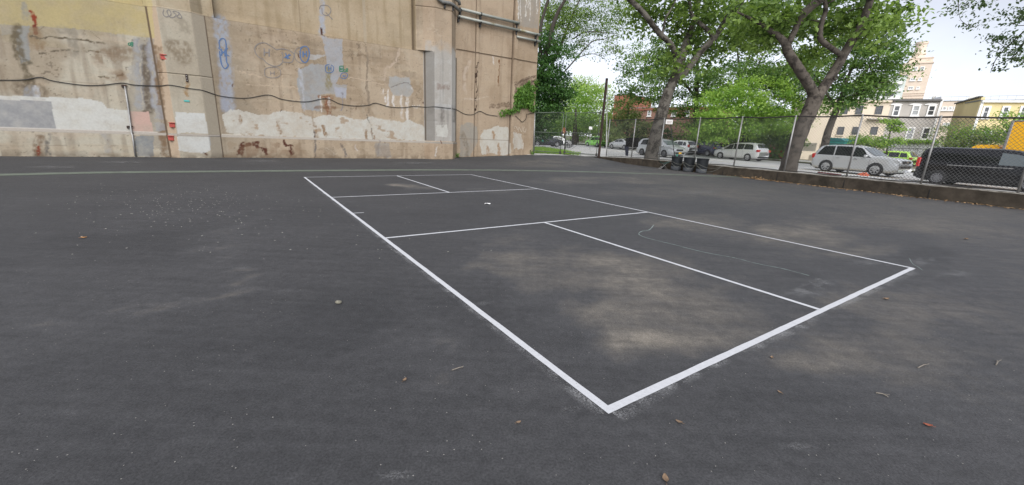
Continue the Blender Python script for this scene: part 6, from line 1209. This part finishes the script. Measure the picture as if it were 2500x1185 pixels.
q0, q1 = gw.pt(gw.L*.35, zt_+.2, -.1), gw.pt(gw.L*.98, zt_+.25, -.1); Pc = np.array([q0+(q1-q0)*rng.random()+rng.normal(0, 1, 3)*[.2, .2, .13] for _ in range(1500)]); iv = empty('wall_ivy', q0, 'strip of bright ivy along the top of the white garden wall', 'ivy'); leaves('ivy_leaves', Pc, .15, LM['bright'], iv, rng)
pY = A3(2163, 392, 38); pY[2] = .25
tree('young_tree', 'slim young tree with sparse layered leaves in front of the grey house', pY, [(LB_((2162, 395, 38), (2168, 350, 38), (2176, 310, 38), (2182, 292, 38)), [.07, .055, .04, .02]), (LB_((2168, 350, 38), (2190, 335, 38)), [.03, .015]), (LB_((2174, 320, 38), (2195, 308, 38)), [.03, .015])], [E_(2170, 347, 38, 24, 14, .9, 26), E_(2190, 315, 38, 17, 9, .8, 14), E_(2170, 298, 38, 15, 7, .6, 9), E_(2190, 300, 38, 9, 7, .5, 6), E_(2150, 352, 38, 14, 8, .6, 8)], M['bark_d'], LM['bright'], .17, 1.0, 40, .2, .4, 92, .9)
# overhanging branches at the top right, from a tree standing right of the frame
pT = np.array([21.5, 9.2, .3])
tree('overhanging_tree', 'tree outside the right edge whose leafy branch ends hang into the pale sky', pT, [([pT-[0, 0, .2], pT+[.1, .1, 3], pT+[-.2, .3, 7], pT+[-.8, .8, 10]], [.45, .38, .32, .2]),
    ([pT+[-.1, .2, 6], A3(2560, -60, 11.5), A3(2500, -10, 12.2), A3(2440, -20, 12.8)], [.16, .09, .05, .02]), ([A3(2560, -60, 11.5), A3(2520, 60, 12), A3(2490, 120, 12.3), A3(2465, 145, 12.5)], [.05, .03, .02, .008]), ([A3(2500, -10, 12.2), A3(2400, -30, 13), A3(2345, -10, 13.4), A3(2340, 30, 13.4)], [.03, .025, .015, .006]), ([A3(2520, 60, 12), A3(2480, 95, 12.3), A3(2435, 140, 12.6), A3(2418, 178, 12.8)], [.02, .015, .01, .005])],
    [E_(2345, 15, 13.4, 20, 16, .5, 11), E_(2365, 60, 13.2, 14, 14, .4, 5), E_(2385, 10, 13, 20, 14, .5, 8), E_(2235, -6, 14, 12, 10, .4, 4), E_(2470, 90, 12.4, 26, 20, .6, 14), E_(2450, 135, 12.5, 24, 12, .5, 11), E_(2485, 145, 12.3, 20, 20, .6, 14), E_(2500, 30, 12.2, 22, 30, .6, 14), E_(2425, 175, 12.7, 10, 7, .3, 3), E_(2500, 95, 12.2, 14, 34, .5, 12), E_(2290, -20, 13.6, 30, 14, .6, 6), E_(2620, -40, 11, 80, 90, 2, 50)],
    M['bark_b'], LM['sky_'], .085, .62, 24, .15, .3, 93, .6, droop=.6, r0=.006)
# ivy on the wall end
rng = np.random.default_rng(94); iv = empty('ivy', wallpt(1280, 250, -.28), 'patch of bright green ivy climbing the end of the concrete wall near the gate', 'ivy')
poly_ = np.array([wsz(x, y, -.28) for x, y in ((1290, 200), (1308, 195), (1307, 240), (1296, 250), (1304, 272), (1298, 272), (1285, 262), (1272, 262), (1258, 272), (1248, 277), (1234, 277), (1218, 283), (1219, 276), (1240, 270), (1246, 262), (1255, 250), (1256, 222), (1275, 215), (1285, 208))])
Pc = []; lo, hi = poly_.min(0), poly_.max(0)
while len(Pc) < 2600:
    s, z = rng.uniform(lo[0]-.1, hi[0]+.1), rng.uniform(lo[1]-.1, hi[1]+.1)
    if inpoly(np.array([s+rng.normal(0, .1)]), np.array([z+rng.normal(0, .1)]), poly_)[0] and fbm(np.array([s*1.6]), np.array([z*1.6]), 3, 9)[0] > .40: Pc.append(wxyz(s, z, -.22+abs(rng.normal(0, .10))))
leaves('ivy_leaves', np.array(Pc), .16, LM['ivy'], iv, rng, 1.0)
mb = MB()
for P in ([(1250, 340), (1252, 300), (1258, 262), (1268, 225)], [(1258, 283), (1268, 292), (1275, 298), (1284, 290), (1286, 278)], [(1288, 279), (1300, 276), (1310, 272)], [(1262, 270), (1285, 262), (1303, 270)], [(1260, 245), (1284, 215), (1305, 196)]): mb.tube(densify([wallpt(x, y, -.25) for x, y in P], 4), .018, 5)
mb.build('stems', M['bark_d'], iv)
for k in range(2):
    p = wallpt((1116, 1300)[k], (386, 374)[k], -.1); p[2] = float(zplay(p[0], p[1])); w_ = empty('weed', p, ('small green weed sprouting at the foot of the right pier', 'small weed at the foot of the wall beside the gate')[k], 'weed'); leaves('foliage', p+rng.normal(0, 1, (90, 3))*[.09, .09, .09]+[0, 0, .15], .09, LM['ivy'], w_, rng, -.5)
# grass beyond the gate
n = 9000; a = np.stack([rng.uniform(-6, 1.5, n), rng.uniform(0, 6, n)], 1); B = np.array([GATE0+(GATE1-GATE0)*t for t in rng.random(n)]); gxx = np.stack([rng.uniform(.6, 5.2, n), rng.uniform(33.2, 41, n)], 1); keep = (gxx[:, 0]-1.2) < (3.2-.32*(gxx[:, 1]-33.2))+fbm(gxx[:, 0], gxx[:, 1], 3, 4)*1.6; gxx = gxx[keep]
Pg = np.array([[x, y, zst(x, y)+.06+rng.random()*.16] for x, y in gxx]); o = leaves('grass', Pg, .26, LM['bright'], None, rng, -1.2, None, .22); tag(o, 'rough grass growing just beyond the left gate leaf', 'grass', kind='stuff')
# far wooded edge that closes the horizon
rng = np.random.default_rng(96); ell = []
for k in range(46):
    x = 1250+k*34; D = rng.uniform(118, 150); c = A3(x, 330, D); c[2] = zst(c[0], c[1])+rng.uniform(2.5, 4.5); ell.append((c, 4.5, 4, rng.uniform(3.0, 5.5), 26))
Pl, Tl, CC = clumps(rng, ell, m=22, spread=1.1); o = leaves('far_trees', Pl, .9, LM['maple'], None, rng, .3, Tl); tag(o, 'far belt of trees closing the horizon beyond the houses', 'trees', kind='stuff')
